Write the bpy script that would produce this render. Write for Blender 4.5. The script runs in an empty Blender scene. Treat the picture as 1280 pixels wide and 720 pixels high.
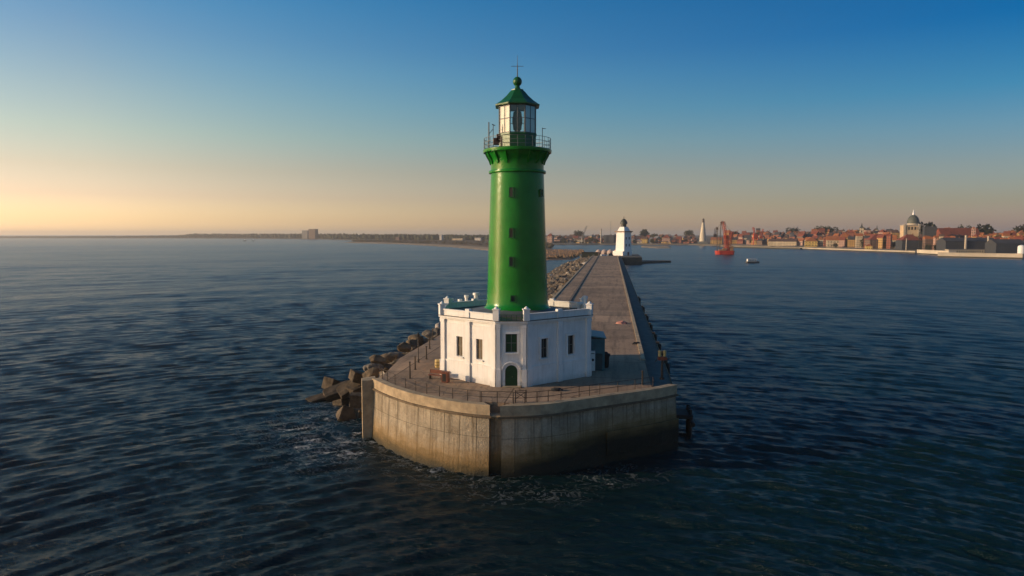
import bpy, bmesh, math, random
import numpy as np
from mathutils import Vector, Matrix, noise as mnoise
R = math.radians
random.seed(7)
rng = np.random.default_rng(7)
scene = bpy.context.scene
COL = scene.collection

# ------------------------------------------------------------------ camera
F = 853.333; PITCH = math.atan(67 / F); CAM_H = 24.0
cam = bpy.data.objects.new('camera', bpy.data.cameras.new('camera'))
COL.objects.link(cam)
cam.location = (0, 0, CAM_H)
cam.rotation_euler = (R(90) - PITCH, 0, 0)
cam.data.lens = 24; cam.data.sensor_width = 36
cam.data.clip_start = 0.5; cam.data.clip_end = 60000
scene.camera = cam

# ------------------------------------------------------------------ light
SUN_EL, SUN_AZ = R(15), R(-95)       # azimuth measured clockwise from +Y (the view direction)
sdir = Vector((math.sin(SUN_AZ) * math.cos(SUN_EL), math.cos(SUN_AZ) * math.cos(SUN_EL), math.sin(SUN_EL)))
sun = bpy.data.objects.new('sun', bpy.data.lights.new('sun', 'SUN'))
COL.objects.link(sun)
sun.data.energy = 4.2; sun.data.angle = R(0.6); sun.data.color = (1.0, 0.74, 0.46)
sun.rotation_euler = sdir.to_track_quat('Z', 'Y').to_euler()

world = bpy.data.worlds.new('World'); scene.world = world; world.use_nodes = True
nt = world.node_tree; nt.nodes.clear()
wout = nt.nodes.new('ShaderNodeOutputWorld'); wbg = nt.nodes.new('ShaderNodeBackground')
sky = nt.nodes.new('ShaderNodeTexSky'); sky.sky_type = 'NISHITA'; sky.sun_disc = False
sky.sun_elevation = SUN_EL - R(3); sky.sun_rotation = SUN_AZ
sky.air_density = 1.0; sky.dust_density = 1.0; sky.ozone_density = 4.0
wbg.inputs['Strength'].default_value = 0.12
# grading of the sky by height and by bearing from the sun (a polarised, deep blue evening sky)
def sky_ramp(stops):
    q = nt.nodes.new('ShaderNodeValToRGB'); e = q.color_ramp.elements
    while len(e) < len(stops): e.new(0.5)
    for el, (z, c) in zip(e, stops): el.position = z; el.color = tuple(v / 3 for v in c) + (1,)
    return q
wtc = nt.nodes.new('ShaderNodeTexCoord'); wxyz = nt.nodes.new('ShaderNodeSeparateXYZ'); nt.links.new(wtc.outputs['Generated'], wxyz.inputs[0])
near_sun = sky_ramp([(0.0, (5.0, 3.5, 2.5)), (.02, (4.0, 2.65, 1.85)), (.05, (3.15, 1.87, 1.38)), (.086, (2.85, 1.66, 1.10)), (.132, (2.5, 1.70, 1.10)), (.176, (2.15, 1.6, 1.14)), (.253, (1.36, 1.36, 1.22)), (.32, (.7, 1.25, 1.3)), (1.0, (.40, .75, .88))])
far_sun = sky_ramp([(0.0, (1.55, .98, 1.1)), (.04, (1.12, .80, .68)), (.086, (.98, .79, .70)), (.132, (.66, .80, .80)), (.176, (.28, .74, .85)), (.253, (.0, .53, .83)), (.32, (.0, .50, .80)), (.6, (.12, .48, .70)), (1.0, (.30, .58, .74))])
for q in (near_sun, far_sun): nt.links.new(wxyz.outputs['Z'], q.inputs[0])
dotn = nt.nodes.new('ShaderNodeVectorMath'); dotn.operation = 'DOT_PRODUCT'; nt.links.new(wtc.outputs['Generated'], dotn.inputs[0])
dotn.inputs[1].default_value = (math.sin(SUN_AZ), math.cos(SUN_AZ), 0)
mrs = nt.nodes.new('ShaderNodeMapRange'); mrs.inputs[1].default_value = -.70; mrs.inputs[2].default_value = .44; nt.links.new(dotn.outputs['Value'], mrs.inputs[0])
pw = nt.nodes.new('ShaderNodeMath'); pw.operation = 'POWER'; pw.inputs[1].default_value = 1.25; nt.links.new(mrs.outputs[0], pw.inputs[0]); mrs = pw
mxs = nt.nodes.new('ShaderNodeMix'); mxs.data_type = 'RGBA'; nt.links.new(mrs.outputs[0], mxs.inputs[0]); nt.links.new(far_sun.outputs[0], mxs.inputs[6]); nt.links.new(near_sun.outputs[0], mxs.inputs[7])
mul = nt.nodes.new('ShaderNodeVectorMath'); mul.operation = 'MULTIPLY'; nt.links.new(sky.outputs[0], mul.inputs[0]); nt.links.new(mxs.outputs[2], mul.inputs[1])
fm1 = nt.nodes.new('ShaderNodeMath'); fm1.operation = 'SUBTRACT'; fm1.inputs[0].default_value = 1; nt.links.new(mrs.outputs[0], fm1.inputs[1])
fm2 = nt.nodes.new('ShaderNodeMath'); fm2.operation = 'MULTIPLY'; nt.links.new(mrs.outputs[0], fm2.inputs[0]); nt.links.new(fm1.outputs[0], fm2.inputs[1])
mid = nt.nodes.new('ShaderNodeVectorMath'); mid.operation = 'SCALE'; mid.inputs[0].default_value = (-.25, .75, .8); zr = nt.nodes.new('ShaderNodeMapRange'); zr.inputs[1].default_value = .10; zr.inputs[2].default_value = .22; nt.links.new(wxyz.outputs['Z'], zr.inputs[0])
fm3 = nt.nodes.new('ShaderNodeMath'); fm3.operation = 'MULTIPLY'; nt.links.new(fm2.outputs[0], fm3.inputs[0]); nt.links.new(zr.outputs[0], fm3.inputs[1]); nt.links.new(fm3.outputs[0], mid.inputs[3])
mid1 = nt.nodes.new('ShaderNodeVectorMath'); mid1.operation = 'ADD'; mid1.inputs[1].default_value = (1, 1, 1); nt.links.new(mid.outputs[0], mid1.inputs[0])
mulm = nt.nodes.new('ShaderNodeVectorMath'); mulm.operation = 'MULTIPLY'; nt.links.new(mul.outputs[0], mulm.inputs[0]); nt.links.new(mid1.outputs[0], mulm.inputs[1]); mul = mulm
mul3 = nt.nodes.new('ShaderNodeVectorMath'); mul3.operation = 'SCALE'; mul3.inputs[3].default_value = 3.0; nt.links.new(mul.outputs[0], mul3.inputs[0])
nt.links.new(mul3.outputs[0], wbg.inputs['Color'])
nt.links.new(wbg.outputs[0], wout.inputs['Surface'])

vs = scene.view_settings
vs.view_transform = 'Standard'; vs.look = 'None'; vs.gamma = 1; vs.use_curve_mapping = False
vs.exposure = 0.0

# ------------------------------------------------------------------ geometry of the view, used to survey far sites
cp, sp = math.cos(PITCH), math.sin(PITCH)
def ray(x, y):
    a = (x - 640) / F; b = -(y - 360) / F
    return a, cp + b * sp, b * cp - sp
def ground_at(x, y, z=0.0):
    r = ray(x, y); t = (z - CAM_H) / r[2]
    return Vector((r[0] * t, r[1] * t, z))
def at_depth(x, y, Y):
    r = ray(x, y); t = Y / r[1]
    return Vector((r[0] * t, Y, CAM_H + r[2] * t))
PIER_A = R(8.33); ca, sa = math.cos(PIER_A), math.sin(PIER_A)
def pier_to_world(l, s): return Vector((l * ca + s * sa, -l * sa + s * ca, 0))
def world_to_pier(x, y): return (x * ca - y * sa, x * sa + y * ca)

# ------------------------------------------------------------------ materials
MATS = {}
def pmat(name, col, rough=0.7, var=0.18, scale=1.5, bump=0.0, bscale=8.0, metal=0.0, spec=0.4, coat=0.0):
    if name in MATS: return MATS[name]
    m = bpy.data.materials.new(name); m.use_nodes = True
    n = m.node_tree.nodes; l = m.node_tree.links
    b = n['Principled BSDF']
    b.inputs['Roughness'].default_value = rough; b.inputs['Metallic'].default_value = metal
    b.inputs['Specular IOR Level'].default_value = spec
    b.inputs['Coat Weight'].default_value = coat
    tc = n.new('ShaderNodeTexCoord')
    t = n.new('ShaderNodeTexNoise'); t.inputs['Scale'].default_value = scale; t.inputs['Detail'].default_value = 6; t.inputs['Roughness'].default_value = 0.65
    l.new(tc.outputs['Object'], t.inputs['Vector'])
    cr = n.new('ShaderNodeValToRGB')
    cr.color_ramp.elements[0].position = 0.3; cr.color_ramp.elements[1].position = 0.7
    cr.color_ramp.elements[0].color = tuple(c * (1 - var) for c in col) + (1,)
    cr.color_ramp.elements[1].color = tuple(min(1, c * (1 + var)) for c in col) + (1,)
    l.new(t.outputs['Fac'], cr.inputs['Fac']); l.new(cr.outputs['Color'], b.inputs['Base Color'])
    if bump > 0:
        t2 = n.new('ShaderNodeTexNoise'); t2.inputs['Scale'].default_value = bscale; t2.inputs['Detail'].default_value = 5
        l.new(tc.outputs['Object'], t2.inputs['Vector'])
        bp = n.new('ShaderNodeBump'); bp.inputs['Strength'].default_value = 1.0; bp.inputs['Distance'].default_value = bump
        l.new(t2.outputs['Fac'], bp.inputs['Height']); l.new(bp.outputs['Normal'], b.inputs['Normal'])
    MATS[name] = m
    return m

class NB:
    """small node builder"""
    def __init__(s, m): s.n = m.node_tree.nodes; s.l = m.node_tree.links
    def val(s, x, sock):
        if isinstance(x, (int, float)): sock.default_value = x
        elif isinstance(x, tuple): sock.default_value = x
        else: s.l.new(x, sock)
    def math(s, op, a, b=0.0, c=None, clamp=False):
        q = s.n.new('ShaderNodeMath'); q.operation = op; q.use_clamp = clamp
        s.val(a, q.inputs[0]); s.val(b, q.inputs[1])
        if c is not None: s.val(c, q.inputs[2])
        return q.outputs[0]
    def noise(s, vec, scale, detail=5, rough=0.6):
        q = s.n.new('ShaderNodeTexNoise'); q.inputs['Scale'].default_value = scale; q.inputs['Detail'].default_value = detail
        q.inputs['Roughness'].default_value = rough; s.l.new(vec, q.inputs['Vector']); return q.outputs['Fac']
    def mapping(s, vec, scale=(1, 1, 1), rot=(0, 0, 0)):
        q = s.n.new('ShaderNodeMapping'); q.inputs['Scale'].default_value = scale; q.inputs['Rotation'].default_value = rot
        s.l.new(vec, q.inputs['Vector']); return q.outputs[0]
    def mix(s, f, a, b, mode='MIX'):
        q = s.n.new('ShaderNodeMix'); q.data_type = 'RGBA'; q.blend_type = mode
        s.val(f, q.inputs[0]); s.val(a, q.inputs[6]); s.val(b, q.inputs[7]); return q.outputs[2]
    def ramp(s, f, a, b, clamp=True):
        q = s.n.new('ShaderNodeMapRange'); q.clamp = clamp
        s.val(f, q.inputs[0]); q.inputs[1].default_value = a; q.inputs[2].default_value = b; return q.outputs[0]
def newmat(name):
    m = bpy.data.materials.new(name); m.use_nodes = True
    return m, NB(m), m.node_tree.nodes['Principled BSDF']

# --- sea wall concrete: panel joints, streaks, weed and wet tide zone
def seawall_material():
    m, k, b = newmat('seawall_concrete')
    at = k.n.new('ShaderNodeAttribute'); at.attribute_name = 'arc'; arc = at.outputs['Fac']
    tc = k.n.new('ShaderNodeTexCoord'); obj = tc.outputs['Object']
    sx = k.n.new('ShaderNodeSeparateXYZ'); k.l.new(obj, sx.inputs[0]); z = sx.outputs['Z']
    cmb = k.n.new('ShaderNodeCombineXYZ'); k.l.new(arc, cmb.inputs[0]); k.l.new(z, cmb.inputs[1]); av = cmb.outputs[0]
    big = k.noise(obj, 0.35, 5); fine = k.noise(obj, 4.0, 8, 0.7)
    streak = k.noise(k.mapping(av, (1.8, 0.12, 1)), 1.0, 6, 0.7)
    base = k.mix(k.ramp(big, 0.3, 0.7), (0.285, 0.235, 0.17, 1), (0.45, 0.38, 0.28, 1))
    base = k.mix(k.math('MULTIPLY', k.ramp(fine, 0.42, 0.72), 0.45), base, (0.17, 0.14, 0.1, 1))
    base = k.mix(k.math('MULTIPLY', k.ramp(streak, 0.47, 0.68), 0.8), base, (0.12, 0.095, 0.065, 1))
    blot = k.noise(k.mapping(av, (0.55, 0.8, 1)), 1.0, 9, 0.75)
    base = k.mix(k.math('MULTIPLY', k.ramp(blot, 0.5, 0.66), 0.6), base, (0.15, 0.115, 0.075, 1))
    pale = k.noise(k.mapping(av, (1.1, 0.5, 3)), 1.0, 8, 0.75)
    base = k.mix(k.math('MULTIPLY', k.ramp(pale, 0.56, 0.68), 0.5), base, (0.55, 0.47, 0.35, 1))
    mod = k.math('FRACT', k.math('DIVIDE', arc, 1.9))
    line = k.math('LESS_THAN', k.math('ABSOLUTE', k.math('SUBTRACT', mod, 0.5)), 0.022)
    base = k.mix(k.math('MULTIPLY', line, 0.7), base, (0.06, 0.05, 0.035, 1))
    # pour line and tide marks
    wob = k.math('ADD', z, k.math('MULTIPLY', k.math('SUBTRACT', k.noise(k.mapping(av, (0.35, 0.9, 1)), 1.0, 6), 0.5), 2.2)); wob = k.math('ADD', k.math('SUBTRACT', wob, k.math('MULTIPLY', k.ramp(sx.outputs['X'], -13, -1), 2.3)), .9)
    pour = k.math('LESS_THAN', k.math('ABSOLUTE', k.math('SUBTRACT', z, 3.75)), 0.035)
    base = k.mix(k.math('MULTIPLY', pour, 0.55), base, (0.08, 0.065, 0.045, 1))
    base = k.mix(k.math('MULTIPLY', k.ramp(wob, 4.0, 1.9), 0.75), base, (0.235, 0.135, 0.035, 1))
    base = k.mix(k.math('MULTIPLY', k.ramp(wob, 2.5, 1.3), 0.9), base, (0.05, 0.036, 0.011, 1))
    base = k.mix(k.ramp(wob, 1.3, 0.7), base, (0.010, 0.011, 0.006, 1))
    k.l.new(base, b.inputs['Base Color'])
    k.val(k.ramp(wob, -2.0, 3.0), b.inputs['Roughness'])
    b.inputs['Specular IOR Level'].default_value = 0.3
    bp = k.n.new('ShaderNodeBump'); bp.inputs['Distance'].default_value = 0.11
    k.l.new(k.math('SUBTRACT', k.math('ADD', fine, k.math('MULTIPLY', streak, 0.5)), line), bp.inputs['Height'])
    k.l.new(bp.outputs[0], b.inputs['Normal'])
    return m
def deck_material():
    m, k, b = newmat('deck_concrete')
    tc = k.n.new('ShaderNodeTexCoord'); obj = tc.outputs['Object']
    sx = k.n.new('ShaderNodeSeparateXYZ'); k.l.new(obj, sx.inputs[0]); x, y = sx.outputs['X'], sx.outputs['Y']
    big = k.noise(obj, 0.12, 6, 0.65); fine = k.noise(obj, 2.2, 8, 0.7)
    along = k.noise(k.mapping(obj, (0.9, 0.06, 1)), 1.0, 6, 0.65)
    base = k.mix(k.ramp(big, 0.3, 0.7), (0.29, 0.195, 0.125, 1), (0.43, 0.30, 0.20, 1))
    base = k.mix(k.math('MULTIPLY', k.ramp(fine, 0.45, 0.75), 0.5), base, (0.12, 0.09, 0.07, 1))
    base = k.mix(k.math('MULTIPLY', k.ramp(along, 0.48, 0.68), 0.7), base, (0.12, 0.088, 0.062, 1))
    vo = k.n.new('ShaderNodeTexVoronoi'); vo.feature = 'DISTANCE_TO_EDGE'; vo.inputs['Scale'].default_value = .22
    vm = k.n.new('ShaderNodeVectorMath'); vm.operation = 'ADD'; wn_ = k.n.new('ShaderNodeTexNoise'); wn_.inputs['Scale'].default_value = .7; k.l.new(obj, wn_.inputs['Vector'])
    k.l.new(obj, vm.inputs[0]); k.l.new(wn_.outputs['Color'], vm.inputs[1]); k.l.new(vm.outputs[0], vo.inputs['Vector'])
    crack = k.ramp(vo.outputs['Distance'], .018, .006)
    base = k.mix(k.math('MULTIPLY', crack, k.math('MULTIPLY', k.ramp(k.noise(obj, .09, 3), .45, .6), .6)), base, (0.06, 0.045, 0.035, 1))
    patch = k.n.new('ShaderNodeTexVoronoi'); patch.distance = 'CHEBYCHEV'; patch.inputs['Scale'].default_value = .13; k.l.new(obj, patch.inputs['Vector'])
    sp2 = k.n.new('ShaderNodeSeparateColor'); k.l.new(patch.outputs['Color'], sp2.inputs[0])
    base = k.mix(k.math('MULTIPLY', k.math('GREATER_THAN', sp2.outputs[0], .8), .35), base, (0.15, 0.115, 0.085, 1))
    br = k.n.new('ShaderNodeTexBrick'); br.offset = 0.0; br.squash = 1.0
    mp = k.mapping(obj, (1, 1, 1)); mp.node.inputs['Location'].default_value = (10.6, 3, 0); k.l.new(mp, br.inputs['Vector'])
    br.inputs['Scale'].default_value = 1.0; br.inputs['Brick Width'].default_value = 15.2; br.inputs['Row Height'].default_value = 10.5
    br.inputs['Mortar Size'].default_value = 0.09; br.inputs['Mortar Smooth'].default_value = 0.2
    br.inputs['Color1'].default_value = (0.78, 0.78, 0.78, 1); br.inputs['Color2'].default_value = (1.18, 1.15, 1.12, 1); br.inputs['Mortar'].default_value = (0.38, 0.36, 0.34, 1)
    base = k.mix(1.0, base, br.outputs['Color'], 'MULTIPLY')
    k.l.new(base, b.inputs['Base Color']); b.inputs['Roughness'].default_value = 0.85; b.inputs['Specular IOR Level'].default_value = 0.25
    bp = k.n.new('ShaderNodeBump'); bp.inputs['Distance'].default_value = 0.03; k.l.new(fine, bp.inputs['Height']); k.l.new(bp.outputs[0], b.inputs['Normal'])
    return m
def plaster_material():
    m, k, b = newmat('white_plaster')
    tc = k.n.new('ShaderNodeTexCoord'); obj = tc.outputs['Object']
    sx = k.n.new('ShaderNodeSeparateXYZ'); k.l.new(obj, sx.inputs[0]); z = sx.outputs['Z']
    big = k.noise(obj, 0.5, 6, 0.65); st = k.noise(k.mapping(obj, (2.2, 2.2, 0.18)), 1.0, 6, 0.7)
    base = k.mix(k.ramp(big, 0.35, 0.7), (0.80, 0.78, 0.75, 1), (0.68, 0.66, 0.63, 1))
    base = k.mix(k.math('MULTIPLY', k.ramp(st, 0.5, 0.74), 0.4), base, (0.42, 0.38, 0.33, 1))
    foot = k.math('ADD', z, k.math('MULTIPLY', k.noise(obj, 1.1, 6), 1.4))
    base = k.mix(k.math('MULTIPLY', k.ramp(foot, 1.5, 0.5), 0.5), base, (0.30, 0.25, 0.19, 1))
    k.l.new(base, b.inputs['Base Color']); b.inputs['Roughness'].default_value = 0.8; b.inputs['Specular IOR Level'].default_value = 0.25
    bp = k.n.new('ShaderNodeBump'); bp.inputs['Distance'].default_value = 0.02; k.l.new(k.noise(obj, 3.0, 6), bp.inputs['Height']); k.l.new(bp.outputs[0], b.inputs['Normal'])
    return m
def tower_material():
    m, k, b = newmat('green_tower_paint')
    tc = k.n.new('ShaderNodeTexCoord'); obj = tc.outputs['Object']
    big = k.noise(obj, 0.6, 6, 0.65); st = k.noise(k.mapping(obj, (1.5, 1.5, 0.1)), 1.0, 6, 0.7)
    base = k.mix(k.ramp(big, 0.35, 0.7), (0.005, 0.15, 0.009, 1), (0.009, 0.20, 0.013, 1))
    base = k.mix(k.math('MULTIPLY', k.ramp(st, 0.55, 0.75), 0.35), base, (0.014, 0.10, 0.005, 1))
    k.l.new(base, b.inputs['Base Color']); b.inputs['Roughness'].default_value = 0.2; b.inputs['Specular IOR Level'].default_value = 0.32
    h = k.math('ADD', k.noise(obj, 7.5, 3, 0.5), k.math('MULTIPLY', k.noise(obj, 1.2, 3), 1.5))
    bp = k.n.new('ShaderNodeBump'); bp.inputs['Distance'].default_value = 0.014; k.l.new(h, bp.inputs['Height']); k.l.new(bp.outputs[0], b.inputs['Normal'])
    return m
def facade_material(name, col, fh=3.4, fw=2.6, dark=(0.035, 0.035, 0.04)):
    """far house wall: rows of small window openings drawn in object space"""
    if name in MATS: return MATS[name]
    m, k, b = newmat(name)
    tc = k.n.new('ShaderNodeTexCoord'); obj = tc.outputs['Object']
    sx = k.n.new('ShaderNodeSeparateXYZ'); k.l.new(obj, sx.inputs[0])
    u = k.math('ADD', sx.outputs['X'], sx.outputs['Y'])
    fu = k.math('FRACT', k.math('DIVIDE', u, fw)); fz = k.math('FRACT', k.math('DIVIDE', sx.outputs['Z'], fh))
    win = k.math('MULTIPLY', k.math('LESS_THAN', k.math('ABSOLUTE', k.math('SUBTRACT', fu, 0.5)), 0.21),
                 k.math('LESS_THAN', k.math('ABSOLUTE', k.math('SUBTRACT', fz, 0.52)), 0.24))
    big = k.noise(obj, 0.15, 5)
    base = k.mix(k.ramp(big, 0.3, 0.7), tuple(c * 0.8 for c in col) + (1,), tuple(min(1, c * 1.15) for c in col) + (1,))
    base = k.mix(win, base, dark + (1,))
    k.l.new(base, b.inputs['Base Color']); b.inputs['Roughness'].default_value = 0.8
    MATS[name] = m
    return m
def glass_material():
    m, k, b = newmat('lantern_glass')
    n, l = m.node_tree.nodes, m.node_tree.links
    out = n['Material Output']; n.remove(b)
    tr = n.new('ShaderNodeBsdfTransparent'); tr.inputs[0].default_value = (0.9, 0.93, 0.92, 1)
    gl = n.new('ShaderNodeBsdfGlossy'); gl.inputs['Roughness'].default_value = 0.04
    fr = n.new('ShaderNodeLayerWeight'); fr.inputs[0].default_value = .12
    mx = n.new('ShaderNodeMixShader'); mr = n.new('ShaderNodeMath'); mr.operation = 'MULTIPLY_ADD'
    l.new(fr.outputs['Facing'], mr.inputs[0]); mr.inputs[1].default_value = 0.5; mr.inputs[2].default_value = 0.08
    l.new(mr.outputs[0], mx.inputs[0]); l.new(tr.outputs[0], mx.inputs[1]); l.new(gl.outputs[0], mx.inputs[2]); l.new(mx.outputs[0], out.inputs['Surface'])
    return m
def water_material():
    m, k, b = newmat('sea_water')
    tc = k.n.new('ShaderNodeTexCoord'); obj = tc.outputs['Object']
    at = k.n.new('ShaderNodeAttribute'); at.attribute_name = 'foam'
    n1 = k.noise(k.mapping(obj, (0.45, 2.0, 1)), 1.0, 6, 0.66)
    n2 = k.noise(k.mapping(obj, (1.5, 3.6, 1)), 1.0, 6, 0.65)
    h = k.math('ADD', k.math('MULTIPLY', n1, 0.12), k.math('MULTIPLY', n2, 0.40))
    bp = k.n.new('ShaderNodeBump'); bp.inputs['Strength'].default_value = 1.0; bp.inputs['Distance'].default_value = 0.55
    k.l.new(h, bp.inputs['Height'])
    f1 = k.noise(k.mapping(obj, (0.35, 0.55, 1)), 1.0, 9, 0.72)
    f2 = k.noise(obj, 2.6, 8, 0.75)
    thr = k.math('SUBTRACT', 0.76, k.math('MULTIPLY', at.outputs['Fac'], 0.30))
    fm = k.math('MULTIPLY', k.ramp(k.math('SUBTRACT', f1, thr), 0.0, 0.07), k.ramp(f2, 0.42, 0.6))
    fm = k.math('MULTIPLY', fm, k.ramp(at.outputs['Fac'], 0.0, 0.15))
    dn = k.n.new('ShaderNodeTexNoise'); dn.inputs['Scale'].default_value = .55; dn.inputs['Detail'].default_value = 5; dn.inputs['Distortion'].default_value = 1.6; k.l.new(k.mapping(obj, (.7, 1.2, 1)), dn.inputs['Vector'])
    lace = k.ramp(k.math('ABSOLUTE', k.math('SUBTRACT', dn.outputs['Fac'], .5)), .035, .0)
    lace = k.math('MULTIPLY', k.math('MULTIPLY', lace, k.ramp(f2, .40, .62)), k.ramp(at.outputs['Fac'], .12, .75))
    fm = k.math('MAXIMUM', fm, k.math('MULTIPLY', lace, .55))
    base = k.mix(fm, (0.0010, 0.0115, 0.0120, 1), (0.55, 0.55, 0.53, 1))
    k.l.new(base, b.inputs['Base Color'])
    k.val(k.ramp(fm, -0.33, 1.0), b.inputs['Roughness'])
    b.inputs['IOR'].default_value = 1.333
    k.l.new(bp.outputs[0], b.inputs['Normal'])
    return m

M_SEAWALL, M_DECK, M_PLASTER, M_TOWER, M_GLASS, M_WATER = seawall_material(), deck_material(), plaster_material(), tower_material(), glass_material(), water_material()
M_GREEN = pmat('green_lantern_paint', (0.006, 0.085, 0.018), 0.35, 0.25, 1.0, 0.02, 5)
M_DOOR = pmat('dark_green_door', (0.008, 0.05, 0.014), 0.45, 0.2, 2)
M_WINDARK = pmat('dark_window_glass', (0.022, 0.024, 0.026), 0.12, 0.2, 2)
M_WINBROWN = pmat('brown_shutter', (0.14, 0.10, 0.055), 0.5, 0.25, 2)
M_RAIL = pmat('rusty_dark_iron', (0.045, 0.032, 0.024), 0.6, 0.35, 3)
M_GREYIRON = pmat('grey_iron', (0.12, 0.13, 0.13), 0.5, 0.2, 3)
M_ROOFLEAD = pmat('lead_roof', (0.11, 0.11, 0.12), 0.6, 0.25, 1)
M_TEAL = pmat('teal_painted_metal', (0.022, 0.13, 0.16), 0.5, 0.25, 1.2)
M_COPING = pmat('coping_concrete', (0.36, 0.275, 0.175), 0.85, 0.35, 0.9, 0.03, 5)
M_ROCK = [pmat('boulder_brown', (0.11, 0.08, 0.05), 0.9, 0.55, 1.6, 0.25, 2.5), pmat('boulder_grey', (0.115, 0.1, 0.082), 0.9, 0.5, 1.6, 0.25, 2.5), pmat('boulder_pale', (0.34, 0.30, 0.26), 0.9, 0.4, 1.6, 0.2, 2.5)]
M_BLOCK = pmat('concrete_block', (0.082, 0.06, 0.038), 0.88, 0.8, 1.5, 0.2, 3)
M_RUST = pmat('red_brown_paint', (0.16, 0.045, 0.022), 0.6, 0.3, 2)
M_YELLOW = pmat('faded_yellow_paint', (0.50, 0.36, 0.14), 0.6, 0.2, 2)
M_WHITE = pmat('white_paint', (0.78, 0.76, 0.72), 0.6, 0.12, 2)
M_BLACK = pmat('black_rubber', (0.012, 0.012, 0.013), 0.7, 0.3, 2)
M_RED = pmat('red_ship_paint', (0.42, 0.03, 0.018), 0.5, 0.25, 0.4)
M_CRANE = pmat('red_crane_paint', (0.42, 0.055, 0.02), 0.55, 0.3, 0.4)
M_LENS = pmat('lens_brass', (0.14, 0.13, 0.06), 0.3, 0.3, 3)

# ------------------------------------------------------------------ mesh helpers
class MB:
    def __init__(s): s.v = []; s.f = []
    def add(s, vs_, fs_):
        o = len(s.v); s.v += [tuple(v) for v in vs_]; s.f += [tuple(i + o for i in f) for f in fs_]
    def box(s, c, d, rz=0.0, M=None):
        x, y, z = d[0] / 2, d[1] / 2, d[2] / 2
        vs_ = [(-x, -y, -z), (x, -y, -z), (x, y, -z), (-x, y, -z), (-x, -y, z), (x, -y, z), (x, y, z), (-x, y, z)]
        Q = M if M else Matrix.Rotation(rz, 4, 'Z')
        s.add([Vector(c) + (Q @ Vector(v)) for v in vs_], [(0, 3, 2, 1), (4, 5, 6, 7), (0, 1, 5, 4), (1, 2, 6, 5), (2, 3, 7, 6), (3, 0, 4, 7)])
    def bar(s, a, b, w, h=None):
        """square bar from a to b"""
        a, b = Vector(a), Vector(b); d = b - a
        s.box((a + b) / 2, (h or w, w, d.length), M=d.to_track_quat('Z', 'Y').to_matrix().to_4x4())
    def prism(s, poly, z0, z1, top=None):
        n = len(poly); t = top or poly
        s.add([(p[0], p[1], z0) for p in poly] + [(p[0], p[1], z1) for p in t],
              [tuple(range(n))[::-1], tuple(range(n, 2 * n))] + [(i, (i + 1) % n, n + (i + 1) % n, n + i) for i in range(n)])
    def lathe(s, prof, n=32, c=(0, 0), a0=0.0, caps=True):
        vs_ = []; fs_ = []
        for r, z in prof:
            for i in range(n):
                a = a0 + 2 * math.pi * i / n; vs_.append((c[0] + r * math.cos(a), c[1] + r * math.sin(a), z))
        for j in range(len(prof) - 1):
            for i in range(n): fs_.append((j * n + i, j * n + (i + 1) % n, (j + 1) * n + (i + 1) % n, (j + 1) * n + i))
        if caps: fs_ += [tuple(range(n))[::-1], tuple(range((len(prof) - 1) * n, len(prof) * n))]
        s.add(vs_, fs_)
    def tube(s, a, b, r0, r1=None, n=8):
        a, b = Vector(a), Vector(b); r1 = r0 if r1 is None else r1
        Q = (b - a).to_track_quat('Z', 'Y').to_matrix()
        vs_ = []
        for p, r in ((a, r0), (b, r1)):
            for i in range(n):
                t = 2 * math.pi * i / n; vs_.append(p + Q @ Vector((r * math.cos(t), r * math.sin(t), 0)))
        s.add(vs_, [tuple(range(n))[::-1], tuple(range(n, 2 * n))] + [(i, (i + 1) % n, n + (i + 1) % n, n + i) for i in range(n)])
    def sphere(s, c, r, n=16, k=10, sz=1.0):
        s.lathe([(max(1e-3, r * math.sin(math.pi * j / k)), c[2] - r * sz * math.cos(math.pi * j / k)) for j in range(k + 1)], n, (c[0], c[1]))
    def build(s, name, mat, parent=None, smooth=False, bevel=0.0):
        me = bpy.data.meshes.new(name); me.from_pydata(s.v, [], s.f); me.update()
        bm = bmesh.new(); bm.from_mesh(me)
        bmesh.ops.recalc_face_normals(bm, faces=bm.faces[:])
        if bevel > 0: bmesh.ops.bevel(bm, geom=bm.edges[:], offset=bevel, segments=1, affect='EDGES', clamp_overlap=True)
        bm.to_mesh(me); bm.free()
        return link(name, me, mat, parent, smooth)
def link(name, me, mat, parent=None, smooth=False):
    me.materials.append(mat)
    if smooth:
        me.shade_smooth() if hasattr(me, 'shade_smooth') else None
        me.set_sharp_from_angle(angle=R(38))
    o = bpy.data.objects.new(name, me); COL.objects.link(o)
    if parent: o.parent = parent
    return o
def tag(o, label=None, cat=None, group=None, kind=None):
    if label: o['label'] = label
    if cat: o['category'] = cat
    if group: o['group'] = group
    if kind: o['kind'] = kind
    return o
def thing(name, loc, label, cat, rz=0.0, group=None):
    o = bpy.data.objects.new(name, None); COL.objects.link(o)
    o.location = loc; o.rotation_euler = (0, 0, rz); o.empty_display_size = 0.5
    return tag(o, label, cat, group)
def children(o): return [c for c in bpy.data.objects if c.parent == o]
def dup(root, loc, rz=0.0, label=None, group=None, scale=None):
    def rec(o, par):
        c = o.copy(); COL.objects.link(c)
        if par: c.parent = par
        for ch in KIDS[o.name] if o.name in KIDS else []: rec(ch, c)
        return c
    KIDS = {}
    def gather(o):
        KIDS[o.name] = children(o)
        for ch in KIDS[o.name]: gather(ch)
    gather(root)
    r = rec(root, None)
    r.location = loc; r.rotation_euler = (0, 0, rz)
    if scale: r.scale = scale
    if label: r['label'] = label
    if group: r['group'] = group
    return r

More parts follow.
